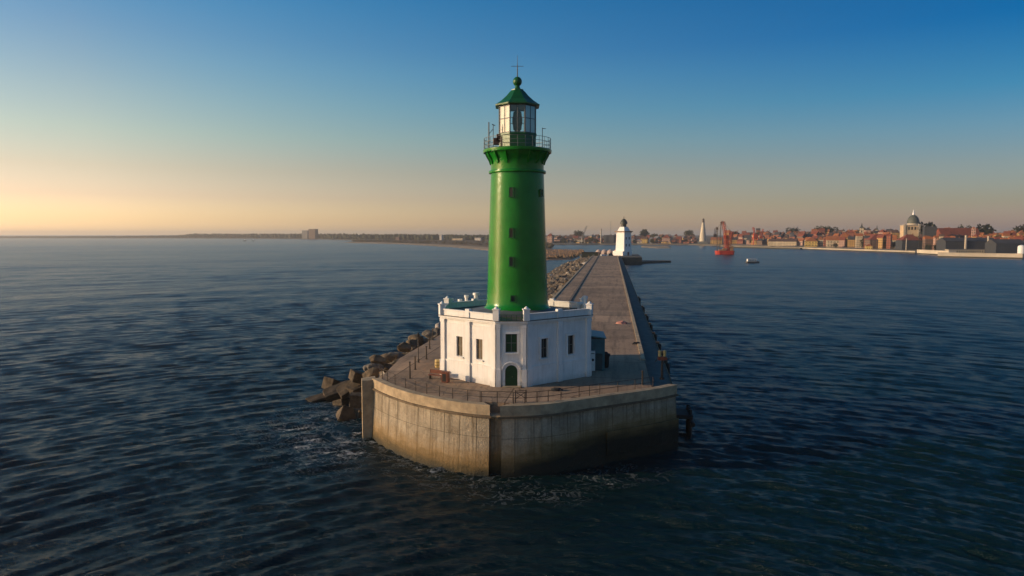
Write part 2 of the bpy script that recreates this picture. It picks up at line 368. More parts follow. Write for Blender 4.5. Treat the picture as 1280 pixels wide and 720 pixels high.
# ================================================================== PIER (local x = across, local y = along)
# head outline, clockwise from the left corner round the nose to the right corner
HEAD = [(-27.7, 76.2), (-26.5, 74.75), (-25.0, 73.1), (-23.2, 71.4), (-21.6, 70.05), (-20.0, 68.95), (-18.3, 67.95), (-16.6, 67.1), (-14.8, 66.4), (-13.3, 66.0), (-11.95, 65.8),
        (-11.9, 66.6), (-10.7, 66.6), (-10.65, 65.55), (-9.4, 65.85), (-8.2, 66.2), (-6.9, 66.7), (-5.7, 67.4), (-4.4, 68.35), (-2.6, 69.8), (-0.5, 71.4), (1.4, 72.8), (3.3, 74.2), (5.4, 75.9), (7.3, 77.8)]
END_S = 548.0
OUT = HEAD + [(7.5, 90), (7.5, END_S), (-15.4, END_S), (-15.4, 155), (-29.5, 138), (-29.5, 90)]
pier = thing('pier', (0, 0, 0), 'long grey brown concrete breakwater pier with a rounded head carrying the green lighthouse', 'pier', -PIER_A)
def offset(poly, d):
    """outward offset of a polyline polygon (closed)"""
    n = len(poly); out = []
    area = sum(poly[i][0] * poly[(i + 1) % n][1] - poly[(i + 1) % n][0] * poly[i][1] for i in range(n))
    sg = 1 if area > 0 else -1
    for i in range(n):
        p0, p1, p2 = Vector(poly[i - 1]), Vector(poly[i]), Vector(poly[(i + 1) % n])
        e1, e2 = (p1 - p0).normalized(), (p2 - p1).normalized()
        n1, n2 = Vector((e1.y, -e1.x)) * sg, Vector((e2.y, -e2.x)) * sg
        b = n1 + n2
        b = b.normalized() if b.length > 1e-4 else n1
        c = max(0.35, b.dot(n1)); out.append(tuple(p1 + b * (d / c)))
    return out
def ring_mesh(name, pts, z0, z1, mat, parent, closed=True, inset=None):
    """vertical wall along pts with an arc-length attribute"""
    v, f, arc = [], [], []; L = 0.0; n = len(pts); m = n + 1 if closed else n
    zs = np.linspace(z0, z1, 5); flare = offset(pts, 0.75); flare = [(p[0], p[1] - .75) if -13 < p[0] < -9 and p[1] < 67 else f_ for p, f_ in zip(pts, flare)]
    for i in range(m):
        p = pts[i % n]
        if i: q = pts[i - 1]; L += math.hypot(p[0] - q[0], p[1] - q[1])
        for z in zs: t = ((z1 - z) / (z1 - z0)) ** 1.4; q2 = flare[i % n]; v.append((p[0] + (q2[0] - p[0]) * t, p[1] + (q2[1] - p[1]) * t, z)); arc.append(L)
    k = len(zs)
    for i in range(m - 1):
        for j in range(k - 1): f.append((i * k + j, (i + 1) * k + j, (i + 1) * k + j + 1, i * k + j + 1))
    me = bpy.data.meshes.new(name); me.from_pydata(v, [], f); me.update()
    a = me.attributes.new('arc', 'FLOAT', 'POINT'); a.data.foreach_set('value', arc)
    return link(name, me, mat, parent)
LEDGE = 4.6                                   # right edge of the main deck
wall_out = HEAD + [(7.5, 90), (7.5, END_S), (-15.4, END_S), (-15.4, 155), (-29.5, 138), (-29.5, 90)]
ring_mesh('seawall', wall_out, -4, 6.04, M_SEAWALL, pier)
# coping band round the head, standing proud of the wall
def band(name, pts, z0, z1, proud, depth, mat):
    mb = MB(); n = len(pts); o = [];
    full = wall_out; idx = [full.index(p) for p in pts]
    fo, fi = offset(full, proud), offset(full, -depth)
    for i in range(n - 1):
        a, b = idx[i], idx[i + 1]
        mb.prism([fo[a], fo[b], fi[b], fi[a]], z0, z1)
    bm_v = mb
    return bm_v.build(name, mat, pier)
def strip(name, pts, z0, z1, proud, depth, mat, parent):
    """continuous band swept along an open polyline of the outline"""
    full = wall_out; idx = [full.index(p) for p in pts]
    fo, fi = offset(full, proud), offset(full, -depth); n = len(pts)
    v, f = [], []
    for i in idx: v += [(fo[i][0], fo[i][1], z0), (fo[i][0], fo[i][1], z1), (fi[i][0], fi[i][1], z1), (fi[i][0], fi[i][1], z0)]
    for i in range(n - 1):
        for j in range(4): f.append((i * 4 + j, i * 4 + (j + 1) % 4, (i + 1) * 4 + (j + 1) % 4, (i + 1) * 4 + j))
    f += [(0, 1, 2, 3), ((n - 1) * 4 + 3, (n - 1) * 4 + 2, (n - 1) * 4 + 1, (n - 1) * 4)]
    mb = MB(); mb.add(v, f); ob = mb.build(name, mat, parent)
    L = 0.0; arc = []
    for a_, b_ in zip([pts[0]] + pts[:-1], pts): L += math.hypot(b_[0] - a_[0], b_[1] - a_[1]); arc += [L] * 4
    at_ = ob.data.attributes.new('arc', 'FLOAT', 'POINT'); at_.data.foreach_set('value', arc)
    return ob
iN = HEAD.index((-11.95, 65.8)); iM = HEAD.index((-10.65, 65.55))
strip('coping', HEAD[0:iN + 1], 6.05, 7.10, 0.12, 0.75, M_COPING, pier)
strip('coping', HEAD[iM:], 6.05, 7.10, 0.12, 0.75, M_COPING, pier)
strip('string_course', HEAD[0:iN + 1], 5.84, 6.046, 0.30, 0.05, pmat('stained_ledge', (0.13, 0.095, 0.06), 0.9, 0.4, 1.2), pier)
strip('string_course', HEAD[iM:], 5.84, 6.046, 0.30, 0.05, pmat('stained_ledge', (0.13, 0.095, 0.06), 0.9, 0.4, 1.2), pier)
strip('plinth', HEAD[HEAD.index((-0.5, 71.4)):], -3.5, 3.3, 0.38, 0.05, M_SEAWALL, pier)
# deck: inner polygon of the head plus main carriageway
inner = offset(wall_out, -0.745)
deck = MB(); hd = inner[:len(HEAD)]
deck.v = []; poly = [p for p in hd] 
deck_poly = hd[:-2] + [(LEDGE, hd[-2][1] + 0.2), (LEDGE, END_S), (-15.0, END_S), (-15.0, 155.2), (-28.8, 138.2), (-28.8, 90)]
deck.prism(deck_poly, 5.0, 6.98)
deck.build('deck', M_DECK, pier)
led = MB(); led.prism([(LEDGE + 0.003, 76.2), (7.2, 78.2), (7.494, 90), (7.494, END_S - .01), (LEDGE + 0.003, END_S - .01)], 4.0, 5.75); led.build('ledge', pmat('ledge_concrete', (0.14, 0.12, 0.10), 0.85, 0.3, 0.5, 0.03, 4), pier)
kb = MB(); kb.prism([(LEDGE - .55, 93), (LEDGE + .02, 93), (LEDGE + .02, END_S), (LEDGE - .55, END_S)], 6.9, 7.13); kb.build('edge_kerb', M_COPING, pier)
kb = MB(); kb.prism([(-10.9, 112), (-10.3, 112), (-10.3, END_S), (-10.9, END_S)], 6.9, 7.16); kb.build('low_wall', pmat('dark_kerb', (0.13, 0.1, 0.08), 0.9, 0.3, 0.6), pier)
kb = MB(); kb.prism([(-15.7, 155), (-15.1, 155), (-15.1, END_S), (-15.7, END_S)], 6.0, 7.15); kb.build('edge_kerb', M_COPING, pier)
bt = MB(); bt.prism([(-29.35, 76.7), (-28.75, 75.3), (-27.3, 76.1), (-28.2, 78.2)], -4, 6.95); bt.build('buttress', M_COPING, pier)
for l, s in ((-11.3, 66.55),):
    q = MB(); q.box((l, s - .2, 5.93), (1.5, 1.1, 0.16)); q.build('lintel', M_COPING, pier)

# fenders along the right quay
def fender(s, z, r, h, label):
    p = pier_to_world(7.75, s)
    t = thing('fender', (p.x, p.y, 0), label, 'fender', -PIER_A, 'dark fenders along the right edge of the pier')
    a = MB(); a.lathe([(r * .75, z - h / 2), (r, z - h / 2 + .15), (r, z + h / 2 - .15), (r * .75, z + h / 2)], 12, (0.1, 0)); a.build('rubber_body', M_BLACK, t, True)
    b = MB(); b.box((-.2, 0, z + h / 2 + .2), (.5, .5, .4)); b.build('bracket', M_RAIL, t)
for i, s in enumerate((96, 104, 113, 124, 137, 152, 170, 195)):
    fender(s, 5.2, 0.30, 1.9, 'black rubber fender hanging from the right edge of the pier')
t = thing('fender_platform', tuple(pier_to_world(8.6, 83.0)), 'dark timber fender platform sticking out of the right wall just above the water', 'fender', -PIER_A)
a = MB(); a.box((0.1, 0, 2.45), (2.0, 3.2, .5)); a.build('deck', M_BLACK, t, bevel=.08)
for dx, dy in ((.8, -1.2), (.8, 0), (.8, 1.2)):
    a = MB(); a.tube((dx, dy, -2), (dx, dy, 3.3), .24, .22, 10); a.build('pile', M_BLACK, t, True)
a = MB(); a.tube((1.05, -1.8, 1.6), (1.05, 1.8, 1.6), .3, .3, 10); a.build('roller', M_BLACK, t, True)

# ================================================================== LIGHTHOUSE BUILDING
BX, BY, BZ = 0.5, 84.8, 6.98
V8 = [(-1.75, 75.5), (1.6, 75.5), (9.3, 81.3), (9.3, 88.3), (1.6, 94.1), (-1.75, 94.1), (-8.4, 88.3), (-8.4, 81.3)]
V8 = [(x - BX, y - BY) for x, y in V8]
hall = thing('lighthouse_building', (BX, BY, BZ), 'white eight sided plaster building with green arched door at the foot of the green tower', 'building')
HT = 7.2                                        # wall height to the cornice
C8 = Vector((sum(p[0] for p in V8) / 8, sum(p[1] for p in V8) / 8))
def side(i):
    a, b = Vector(V8[i]), Vector(V8[(i + 1) % 8]); d = (b - a); L = d.length; d.normalize()
    n = Vector((d.y, -d.x))
    return a, d, n, L
def pt(i, u, out, z):
    a, d, n, L = side(i); p = a + d * u + n * out; return (p.x, p.y, z)
def qbox(mb, i, u0, u1, o0, o1, z0, z1):
    a, d, n, L = side(i)
    P = [a + d * u0 + n * o0, a + d * u1 + n * o0, a + d * u1 + n * o1, a + d * u0 + n * o1]
    mb.prism([(p.x, p.y) for p in P], z0, z1)
def Llen(i): return side(i)[3]
# openings per side: (u centre fraction, width, z0, z1)
OPEN = {7: [(0.335, 1.0, 2.75, 5.1), (0.70, 1.0, 2.75, 5.1)], 0: [(0.5, 1.3, 3.85, 5.95)], 1: [(0.27, 1.0, 2.95, 5.2), (0.69, 1.0, 2.95, 5.2)],
        2: [(0.5, 1.0, 2.9, 5.2)], 6: [(0.5, 1.0, 2.9, 5.2)], 3: [(0.3, 1.0, 2.9, 5.2), (0.7, 1.0, 2.9, 5.2)], 5: [(0.3, 1.0, 2.9, 5.2), (0.7, 1.0, 2.9, 5.2)], 4: []}
w = MB(); T = 0.4
for i in range(8):
    L = Llen(i); us = 0.0
    for fr_, ww, z0, z1 in sorted(OPEN[i]):
        c = fr_ * L
        qbox(w, i, us, c - ww / 2, -T, 0, 0, HT)
        qbox(w, i, c - ww / 2, c + ww / 2, -T, 0, 0, z0)
        qbox(w, i, c - ww / 2, c + ww / 2, -T, 0, z1, HT)
        us = c + ww / 2
    qbox(w, i, us, L, -T, 0, 0, HT)
w.build('wall', M_PLASTER, hall)
# roof slab and low lead roof round the tower foot
w = MB(); w.prism(offset(V8, -0.42), HT - .3, HT + .02); w.build('roof', M_ROOFLEAD, hall)
TX, TY = 0.66 - BX, 85.0 - BY
w = MB(); w.lathe([(6.2, HT + .03), (6.2, HT + .35), (4.2, HT + .75)], 8, (TX, TY), R(22.5)); w.build('lead_skirt', M_ROOFLEAD, hall)
# cornice
def poly_band(z0, z1, proud, mat, name):
    a = MB(); o, n_ = offset(V8, proud), offset(V8, -T * .5); 
    for i in range(8):
        j = (i + 1) % 8; a.prism([o[i], o[j], n_[j], n_[i]], z0, z1)
    return a
a = MB(); a.prism(offset(V8, .38), HT + .003, HT + .20); a.prism(offset(V8, .22), HT - .16, HT + .0); a.build('cornice', M_PLASTER, hall)
a = MB(); a.prism(offset(V8, .445), HT + .203, HT + .245); a.build('cornice_flashing', pmat('cornice_lead', (0.10, .085, .07), .6, .3, 2), hall)
# plinth course
a = MB()
for i in range(8):
    L = Llen(i)
    if i == 0: continue
    qbox(a, i, 0.3, L - 0.3, 0.002, .10, -.05, 2.1)
    qbox(a, i, 0.3, L - 0.3, 0.002, .14, 2.1, 2.2)
a.build('plinth', M_PLASTER, hall)
# pilasters
for i in range(8):
    L = Llen(i)
    us = [0.32, L - 0.32] + ([L * .5] if L > 5 else [])
    if i == 0: us = [.22, L - .22]
    for u in us:
        if i == 7 and u == L * .5: u = L * .515
        a = MB(); hw = .3 if i else .2
        qbox(a, i, u - hw, u + hw, 0.003, .22, -.05, HT - .17)
        qbox(a, i, u - hw - .06, u + hw + .06, 0.004, .32, -.06, 2.0)
        qbox(a, i, u - hw - .05, u + hw + .05, 0.004, .29, HT - .55, HT - .172)
        a.build('pilaster', M_PLASTER, hall)
# a thin rectangular moulding under the cornice
a = MB()
for i in range(8):
    L = Llen(i); qbox(a, i, .65, L - .65, .003, .06, HT - .62, HT - .54)
a.build('frieze_moulding', M_PLASTER, hall)
# parapet
Z0 = HT + .246
for i in range(8):
    L = Llen(i)
    if i == 0:
        for dz in (.28, .62):
            pass
        a = MB()
        for dz in (.32, .66): a.bar(pt(0, .3, .1, Z0 + dz), pt(0, L - .3, .1, Z0 + dz), .06)
        for k in range(1, 6): a.bar(pt(0, L * k / 6, .1, Z0), pt(0, L * k / 6, .1, Z0 + .66), .05)
        a.build('parapet_rail', M_GREEN, hall)
        continue
    a = MB()
    qbox(a, i, .3, L - .3, -.2, .08, Z0, Z0 + .62)
    qbox(a, i, .3, L - .3, -.26, .16, Z0 + .62, Z0 + .75)
    qbox(a, i, .8, L / 2 - .5, .081, .13, Z0 + .14, Z0 + .18) if L > 5 else None
    a.build('parapet', M_PLASTER, hall)
    if L > 5:
        a = MB(); qbox(a, i, L / 2 - .35, L / 2 + .35, -.28, .19, Z0 + .01, Z0 + 1.0); a.build('parapet_pedestal', M_PLASTER, hall, bevel=.03)
for i in range(8):
    p = Vector(V8[i]); q = p - (p - C8).normalized() * .02
    ang = math.atan2(p.y - C8.y, p.x - C8.x)
    a = MB(); a.box((q.x, q.y, Z0 + .6), (.66, .66, 1.2), ang); a.box((q.x, q.y, Z0 + 1.26), (.82, .82, .12), ang); a.lathe([(.3, Z0 + 1.32), (.22, Z0 + 1.45), (.05, Z0 + 1.6)], 8, (q.x, q.y))
    a.build('parapet_pedestal', M_PLASTER, hall)
# vents and finials on the roof edge
def vent(px, py0, Y, top, r=.2):
    p = at_depth(px, py0, Y); x, y = p.x - BX, p.y - BY
    ztop = at_depth(px, top, Y).z - BZ
    a = MB(); a.lathe([(r, HT), (r, ztop - .35), (r * 1.5, ztop - .3), (r * 1.5, ztop), (r * .5, ztop + .03)], 10, (x, y)); a.build('vent_pipe', M_WHITE, hall, True)
for args in ((563, 380, 89, 373, .28), (575, 380, 91, 374, .2), (583, 378, 92, 369, .2), (595, 376, 92.6, 366, .28)): vent(*args)
vent(731.5, 385, 84.5, 370, .2); vent(724, 385, 87.5, 378, .28); vent(691, 385, 92, 383, .3)
# windows
def window(i, fr_, ww, z0, z1, pane, surround):
    L = Llen(i); c = fr_ * L
    a = MB(); qbox(a, i, c - ww / 2 + .002, c + ww / 2 - .002, -.3, -.24, z0, z1)
    wn = a.build('window', pane, hall)
    f = MB()
    for u in (c - ww / 2 + .04, c, c + ww / 2 - .04): qbox(f, i, u - .035, u + .035, -.239, -.19, z0, z1)
    for z in (z0 + .04, (z0 + z1) / 2, z1 - .04): qbox(f, i, c - ww / 2 + .08, c + ww / 2 - .08, -.236, -.195, z - .03, z + .03)
    f.build('frame', pmat('window_frame', (.16, .15, .13), .6, .2, 3), wn)
    s = MB()
    if surround:
        qbox(s, i, c - ww / 2 - .24, c - ww / 2 - .002, .003, .1, z0 - .02, z1 + .02); qbox(s, i, c + ww / 2 + .002, c + ww / 2 + .24, .003, .1, z0 - .02, z1 + .02)
        qbox(s, i, c - ww / 2 - .28, c + ww / 2 + .28, .003, .16, z1 + .022, z1 + .26)
    qbox(s, i, c - ww / 2 - .16, c + ww / 2 + .16, .003, .17, z0 - .16, z0 - .022)
    s.build('sill', M_PLASTER, wn)
for i in OPEN:
    for fr_, ww, z0, z1 in OPEN[i]:
        window(i, fr_, ww, z0, z1, M_WINBROWN if i in (7, 6) else (M_DOOR if i == 0 else M_WINDARK), i in (0, 1))
# arched door with moulded surround
def arch(ww, zs, n=14): return [(-ww / 2, 0)] + [(-ww / 2 * math.cos(math.pi * k / n), zs + ww / 2 * math.sin(math.pi * k / n)) for k in range(n + 1)] + [(ww / 2, 0)]
def plate(i, u, prof, o0, o1):
    mb = MB(); n = len(prof)
    mb.add([pt(i, u + x, o0, z) for x, z in prof] + [pt(i, u + x, o1, z) for x, z in prof], [tuple(range(n)), tuple(range(n, 2 * n))[::-1]] + [(k, (k + 1) % n, n + (k + 1) % n, n + k) for k in range(n)])
    return mb
L0 = Llen(0)
dr = plate(0, L0 / 2, arch(1.36, 1.75), .004, .05).build('door', M_DOOR, hall)
a = MB(); qbox(a, 0, L0 / 2 - .02, L0 / 2 + .02, .051, .075, .05, 2.3)
for sx_ in (-.36, .36):
    for z in (.35, 1.2): qbox(a, 0, L0 / 2 + sx_ - .2, L0 / 2 + sx_ + .2, .051, .07, z, z + .6)
a.build('panel', M_DOOR, dr)
a = MB(); qbox(a, 0, L0 / 2 + .06, L0 / 2 + .12, .071, .13, 1.05, 1.2); a.build('handle', M_LENS, dr)
o_, i_ = arch(1.95, 1.78), arch(1.38, 1.77)
mb = MB(); n = len(o_)
vv = []
for o1 in (.003, .17):
    vv += [pt(0, L0 / 2 + x, o1, z) for x, z in i_] + [pt(0, L0 / 2 + x, o1, z) for x, z in o_]
fs = []
for k in range(n - 1):
    fs += [(k, k + 1, n + k + 1, n + k), (2 * n + k, 2 * n + k + 1, 3 * n + k + 1, 3 * n + k), (k, k + 1, 2 * n + k + 1, 2 * n + k), (n + k, n + k + 1, 3 * n + k + 1, 3 * n + k)]
fs += [(0, n, 3 * n, 2 * n), (n - 1, 2 * n - 1, 4 * n - 1, 3 * n - 1)]
mb.add(vv, fs); mb.build('door_surround', M_PLASTER, hall)
hood = [(x * 1.13, z + (.12 if z > 1.7 else 0)) for x, z in o_[1:-1]]
mb = MB(); n = len(hood)
vv = [pt(0, L0 / 2 + x, o1, z) for o1 in (.171, .32) for x, z in hood] + [pt(0, L0 / 2 + x * .9, o1, 1.75 + (z - 1.75) * .88) for o1 in (.171, .32) for x, z in hood]
fs = []
for k in range(n - 1):
    fs += [(k, k + 1, n + k + 1, n + k), (2 * n + k, 2 * n + k + 1, 3 * n + k + 1, 3 * n + k), (k, k + 1, 2 * n + k + 1, 2 * n + k), (n + k, n + k + 1, 3 * n + k + 1, 3 * n + k)]
mb.add(vv, fs); mb.build('door_hood', M_PLASTER, hall)
a = MB(); qbox(a, 0, L0 / 2 - 1.0, L0 / 2 + 1.0, .02, .75, -.02, .12); a.build('doorstep', M_COPING, hall)
# meter cabinet and pipes fixed on walls
a = MB(); qbox(a, 6, .5, 1.9, .02, .75, 1.6, 4.2); a.build('wall_cabinet', M_WHITE, hall, bevel=.04)

# ================================================================== TOWER
tower = thing('lighthouse_tower', (0.66, 85.0, 14.2), 'tall glossy green round lighthouse tower with gallery and glazed lantern', 'lighthouse')
z_ = lambda z: z - 14.2
a = MB(); a.lathe([(4.25, -.1), (4.25, .55), (4.1, .75), (3.93, .95), (3.82, 1.4), (3.72, 3.5), (3.6, 7.5), (3.46, 11.5), (3.33, 15.5), (3.27, 17.2)], 72); a.build('shaft', M_TOWER, tower, True)
a = MB(); a.lathe([(3.28, 17.2), (3.5, 17.25), (3.55, 17.4), (3.5, 17.55), (3.29, 17.6)], 72); a.build('ring_moulding', M_TOWER, tower, True)
a = MB(); a.lathe([(3.27, 17.6), (3.26, 18.5), (3.36, 18.95), (3.62, 19.4), (3.88, 19.7)], 72); a.build('gallery_cove', M_TOWER, tower, True)
a = MB(); a.lathe([(3.9, 19.7), (4.18, 19.72), (4.22, 19.9), (4.22, 20.08), (4.1, 20.14), (1.0, 20.14)], 72); a.build('gallery_floor', M_TOWER, tower, True)
for k in range(16):
    t = 2 * math.pi * k / 16; c, s_ = math.cos(t), math.sin(t)
    a = MB(); d = .11
    prof = [(3.2, 18.3), (3.38, 18.3), (3.52, 18.75), (3.84, 19.3), (4.02, 19.72), (3.2, 19.72)]
    n = len(prof)
    a.add([(r * c - e * s_, r * s_ + e * c, z) for e in (-d, d) for r, z in prof], [tuple(range(n)), tuple(range(n, 2 * n))[::-1]] + [(q, (q + 1) % n, n + (q + 1) % n, n + q) for q in range(n)])
    a.build('corbel', M_TOWER, tower)
def tower_window(px, py, h, wdt=.5, dark=True):
    Y = 85 - 3.5; p = at_depth(px, py, Y); zc = z_(p.z)
    r = 3.84 - .033 * zc; ang = math.atan2(-math.sqrt(max(.1, r * r - (p.x - .66) ** 2)), p.x - .66)
    M = Matrix.Rotation(ang + R(90), 4, 'Z'); c = Vector((r * math.cos(ang), r * math.sin(ang), zc))
    a = MB(); a.box(c, (wdt, .16, h), M=M); wn = a.build('window', M_WINDARK, tower)
    f = MB()
    for dx in (-wdt / 2 - .04, wdt / 2 + .04): f.box(c + M @ Vector((dx, -.06, 0)), (.1, .3, h + .1), M=M)
    f.box(c + M @ Vector((0, -.06, h / 2 + .05)), (wdt - .02, .3, .1), M=M); f.box(c + M @ Vector((0, -.08, -h / 2 - .06)), (wdt + .3, .36, .1), M=M)
    f.build('frame', M_GREEN, wn)
for py in (240, 291, 327): tower_window(639.5, py, 1.0, .42)
tower_window(641.5, 373, .6, .45); tower_window(676.5, 240, .7, .28)
# gallery railing
def gallery_posts():
    for k in range(28):
        t = 2 * math.pi * k / 28
        a = MB(); a.tube((4.1 * math.cos(t), 4.1 * math.sin(t), 20.1), (4.1 * math.cos(t), 4.1 * math.sin(t), 21.4), .026, .022, 6); a.build('railing_post', M_GREYIRON, tower)
    for z in (20.5, 20.95, 21.43):
        a = MB(); N = 72
        a.lathe([(4.075, z - .022), (4.12, z - .022), (4.12, z + .022), (4.075, z + .022), (4.075, z - .022)], N, caps=False); a.build('handrail', M_GREYIRON, tower)
gallery_posts()
LR = 2.38; A8 = R(22.5)
a = MB(); a.lathe([(LR + .05, 20.12), (LR + .05, 21.75), (LR + .14, 21.8), (LR + .14, 21.98), (.5, 21.98)], 8, a0=A8); a.build('lantern_base', M_GREEN, tower)
oct_ = [(LR * math.cos(A8 + k * R(45)), LR * math.sin(A8 + k * R(45))) for k in range(8)]
lant = MB()
ZL0, ZL1 = 21.98, 25.30
a = MB()
for k in range(8):
    p, q = oct_[k], oct_[(k + 1) % 8]
    a.add([(p[0], p[1], ZL0), (q[0], q[1], ZL0), (q[0], q[1], ZL1), (p[0], p[1], ZL1)], [(0, 1, 2, 3)])
a.build('lantern_glass', M_GLASS, tower)
for k in range(8):
    p, q = Vector(oct_[k]), Vector(oct_[(k + 1) % 8])
    a = MB(); a.tube((p.x, p.y, ZL0), (p.x, p.y, ZL1), .075, .075, 6)
    m_ = (p + q) / 2; a.tube((m_.x, m_.y, ZL0), (m_.x, m_.y, ZL1), .045, .045, 6)
    for f_ in (.02, .52, .98): z = ZL0 + (ZL1 - ZL0) * f_; a.tube((p.x, p.y, z), (q.x, q.y, z), .04, .04, 6)
    a.build('glazing_bar', M_GREYIRON, tower)
# cream panels added behind the glass to brighten its panes, and the lens inside
for k in (2, 3, 4, 0, 7, 6):
    p, q = Vector(oct_[k]) * .95, Vector(oct_[(k + 1) % 8]) * .95
    a = MB(); n_ = Vector(((p + q).x, (p + q).y)).normalized() * .03; top = ZL1 - .1; bot = ZL0 + .05
    a.prism([tuple(p), tuple(q), tuple(q - n_), tuple(p - n_)], bot, top); a.build('lantern_brightener', pmat('cream_brightener', (.72, .68, .58), .8, .08, 1), tower)
a = MB(); a.lathe([(.35, 21.98), (.35, 22.5), (.5, 22.6), (.55, 23.2), (.62, 23.3), (.62, 24.1), (.55, 24.2), (.5, 24.7), (.2, 24.9), (.15, 25.25)], 16); a.build('lens', M_LENS, tower, True)
a = MB(); a.lathe([(2.62, 25.28), (2.88, 25.32), (2.90, 25.48), (2.70, 25.56), (2.05, 26.03), (1.45, 26.58), (1.0, 27.10), (.78, 27.30), (.78, 27.40), (.4, 27.46)], 8, a0=A8); a.build('lantern_roof', M_GREEN, tower)
a = MB(); a.lathe([(.45, 27.43), (.3, 27.68), (.27, 27.9), (.36, 27.95)], 16); a.sphere((0, 0, 28.38), .56, 20, 12, 1.05); a.build('ball_finial', M_GREEN, tower, True)
a = MB(); a.tube((0, 0, 28.9), (0, 0, 31.5), .045, .02, 6); a.tube((0, 0, 28.9), (0, 0, 30.4), .075, .05, 6); a.tube((-.75, 0, 30.22), (.75, 0, 30.22), .03, .03, 6); a.build('lightning_rod', M_GREYIRON, tower)
# small fittings on the gallery (left side)
gx = lambda px: at_depth(px, 170, 83.5).x - .66
a = MB(); a.tube((gx(611), -1.3, 20.1), (gx(611), -1.3, 23.3), .09, .07, 8); a.tube((gx(611), -1.3, 21.9), (gx(616.5), -1.3, 22.5), .04, .04, 6); a.tube((gx(616.5), -1.3, 20.1), (gx(616.5), -1.3, 23.0), .04, .04, 6); a.tube((gx(615), -1.3, 23.05), (gx(619), -1.3, 22.9), .06, .05, 6); a.build('antenna_mast', M_GREYIRON, tower)
a = MB(); a.box((gx(621), -3.2, 20.75), (.7, .5, .8)); a.box((gx(623.5), -3.25, 21.15), (.45, .4, .9)); a.tube((gx(627), -3.4, 20.14), (gx(627), -3.4, 21.3), .1, .1, 8); a.build('fog_signal', pmat('fog_signal_brown', (.07, .035, .02), .5, .3, 3), tower, bevel=.03)
a = MB(); a.tube((3.0, -1.6, 20.1), (3.0, -1.6, 22.6), .04, .04, 6); a.tube((3.0, -1.6, 22.5), (3.4, -1.6, 22.5), .04, .04, 6); a.build('antenna_mast', M_GREYIRON, tower)

# ================================================================== THINGS ON THE DECK
DZ = 6.985
def railing(pts, label, step=1.75):
    """pts in pier coordinates"""
    p0 = pier_to_world(*pts[0]); root = thing('railing', (p0.x, p0.y, DZ), label, 'railing')
    W = [pier_to_world(*p) - p0 for p in pts]
    for a_, b_ in zip(W, W[1:]):
        L = (b_ - a_).length; n = max(1, round(L / step))
        for k in range(n):
            q = a_.lerp(b_, k / n); m = MB(); m.tube((q.x, q.y, 0), (q.x, q.y, 1.18), .045, .04, 6); m.build('post', M_RAIL, root)
    m = MB(); q = W[-1]; m.tube((q.x, q.y, 0), (q.x, q.y, 1.18), .045, .04, 6); m.build('post', M_RAIL, root)
    for z in (.6, 1.16):
        m = MB()
        for a_, b_ in zip(W, W[1:]): m.tube((a_.x, a_.y, z), (b_.x, b_.y, z), .032, .032, 6)
        m.build('rail', M_RAIL, root)
inset = offset(wall_out, -1.05)
railing([inset[k] for k in range(0, iN + 1)] + [(-9.75, 67.2)], 'rusty iron railing curving along the sunlit left edge of the pier head')
railing([inset[k] for k in range(iM, len(HEAD) - 1)], 'rusty iron railing along the shaded right edge of the pier head')
# ladder gate at the nose
p = pier_to_world(-9.0, 67.6)
t = thing('ladder_gate', (p.x, p.y, DZ), 'short dark iron gate with crossbars at the nose of the pier between the two railings', 'gate', -PIER_A + R(20))
for x in (-.55, .55): m = MB(); m.tube((x, 0, 0), (x, 0, 1.3), .06, .06, 8); m.build('post', M_RAIL, t)
m = MB(); m.tube((-.55, 0, .4), (.55, 0, 1.1), .03, .03, 6); m.tube((-.55, 0, 1.1), (.55, 0, .4), .03, .03, 6); m.tube((-.55, 0, 1.2), (.55, 0, 1.2), .035, .035, 6); m.build('crossbar', M_RAIL, t)

# iron posts with chain along the left side
def iron_post(px, py, h, label):
    q = ground_at(px, py, DZ); t = thing('bollard_post', q, label, 'post', 0, 'iron posts on the left of the pier head')
    m = MB(); m.lathe([(.16, 0), (.16, .1), (.1, .15), (.09, h - .12), (.13, h - .1), (.13, h), (.05, h + .03)], 8); m.build('shaft', M_RAIL, t, True)
for px, py, h in ((512.5, 473, 2.0), (519, 462, 1.7), (533, 449, 1.8), (537, 436, 1.8), (541, 425, 1.9)): iron_post(px, py, h, 'short rusty iron post standing on the left of the pier head')
q = ground_at(523, 453, DZ); t = thing('lamp_post', q, 'thin dark lamp post on the left of the pier head beside the boulders', 'lamp post')
m = MB(); m.lathe([(.16, 0), (.16, .4), (.08, .5), (.06, 3.4)], 10); m.build('shaft', M_RAIL, t, True)
m = MB(); m.lathe([(.1, 3.4), (.2, 3.45), (.24, 3.75), (.08, 3.95), (.02, 4.05)], 8); m.build('lamp_head', M_BLACK, t)
# red brown cabinet and bench
q = ground_at(557, 478, DZ); t = thing('cable_cabinet', q, 'small red brown metal cabinet with dark door beside the sunlit wall', 'cabinet', R(-20))
m = MB(); m.box((0, 0, .62), (.8, .6, 1.15)); m.build('body', M_RUST, t, bevel=.02)
m = MB(); m.box((-.05, -.312, .6), (.45, .02, .9)); m.build('door', M_BLACK, t)
m = MB(); m.box((0, 0, 1.23), (.9, .7, .07)); m.build('lid', M_RUST, t)
q = ground_at(545, 474, DZ); t = thing('bench', q, 'low brown wooden bench beside the red brown cabinet', 'bench', R(-25))
m = MB(); m.box((0, 0, .5), (1.9, .5, .08)); m.build('seat', M_RUST, t)
m = MB(); m.box((0, .26, .85), (1.9, .06, .45)); m.build('backrest', M_RUST, t)
for x in (-.8, .8): m = MB(); m.box((x, 0, .23), (.08, .45, .46)); m.build('leg', M_RAIL, t)
q = ground_at(547, 459, DZ); t = thing('barrel', q, 'small faded yellow barrel beside the left corner of the white building', 'barrel')
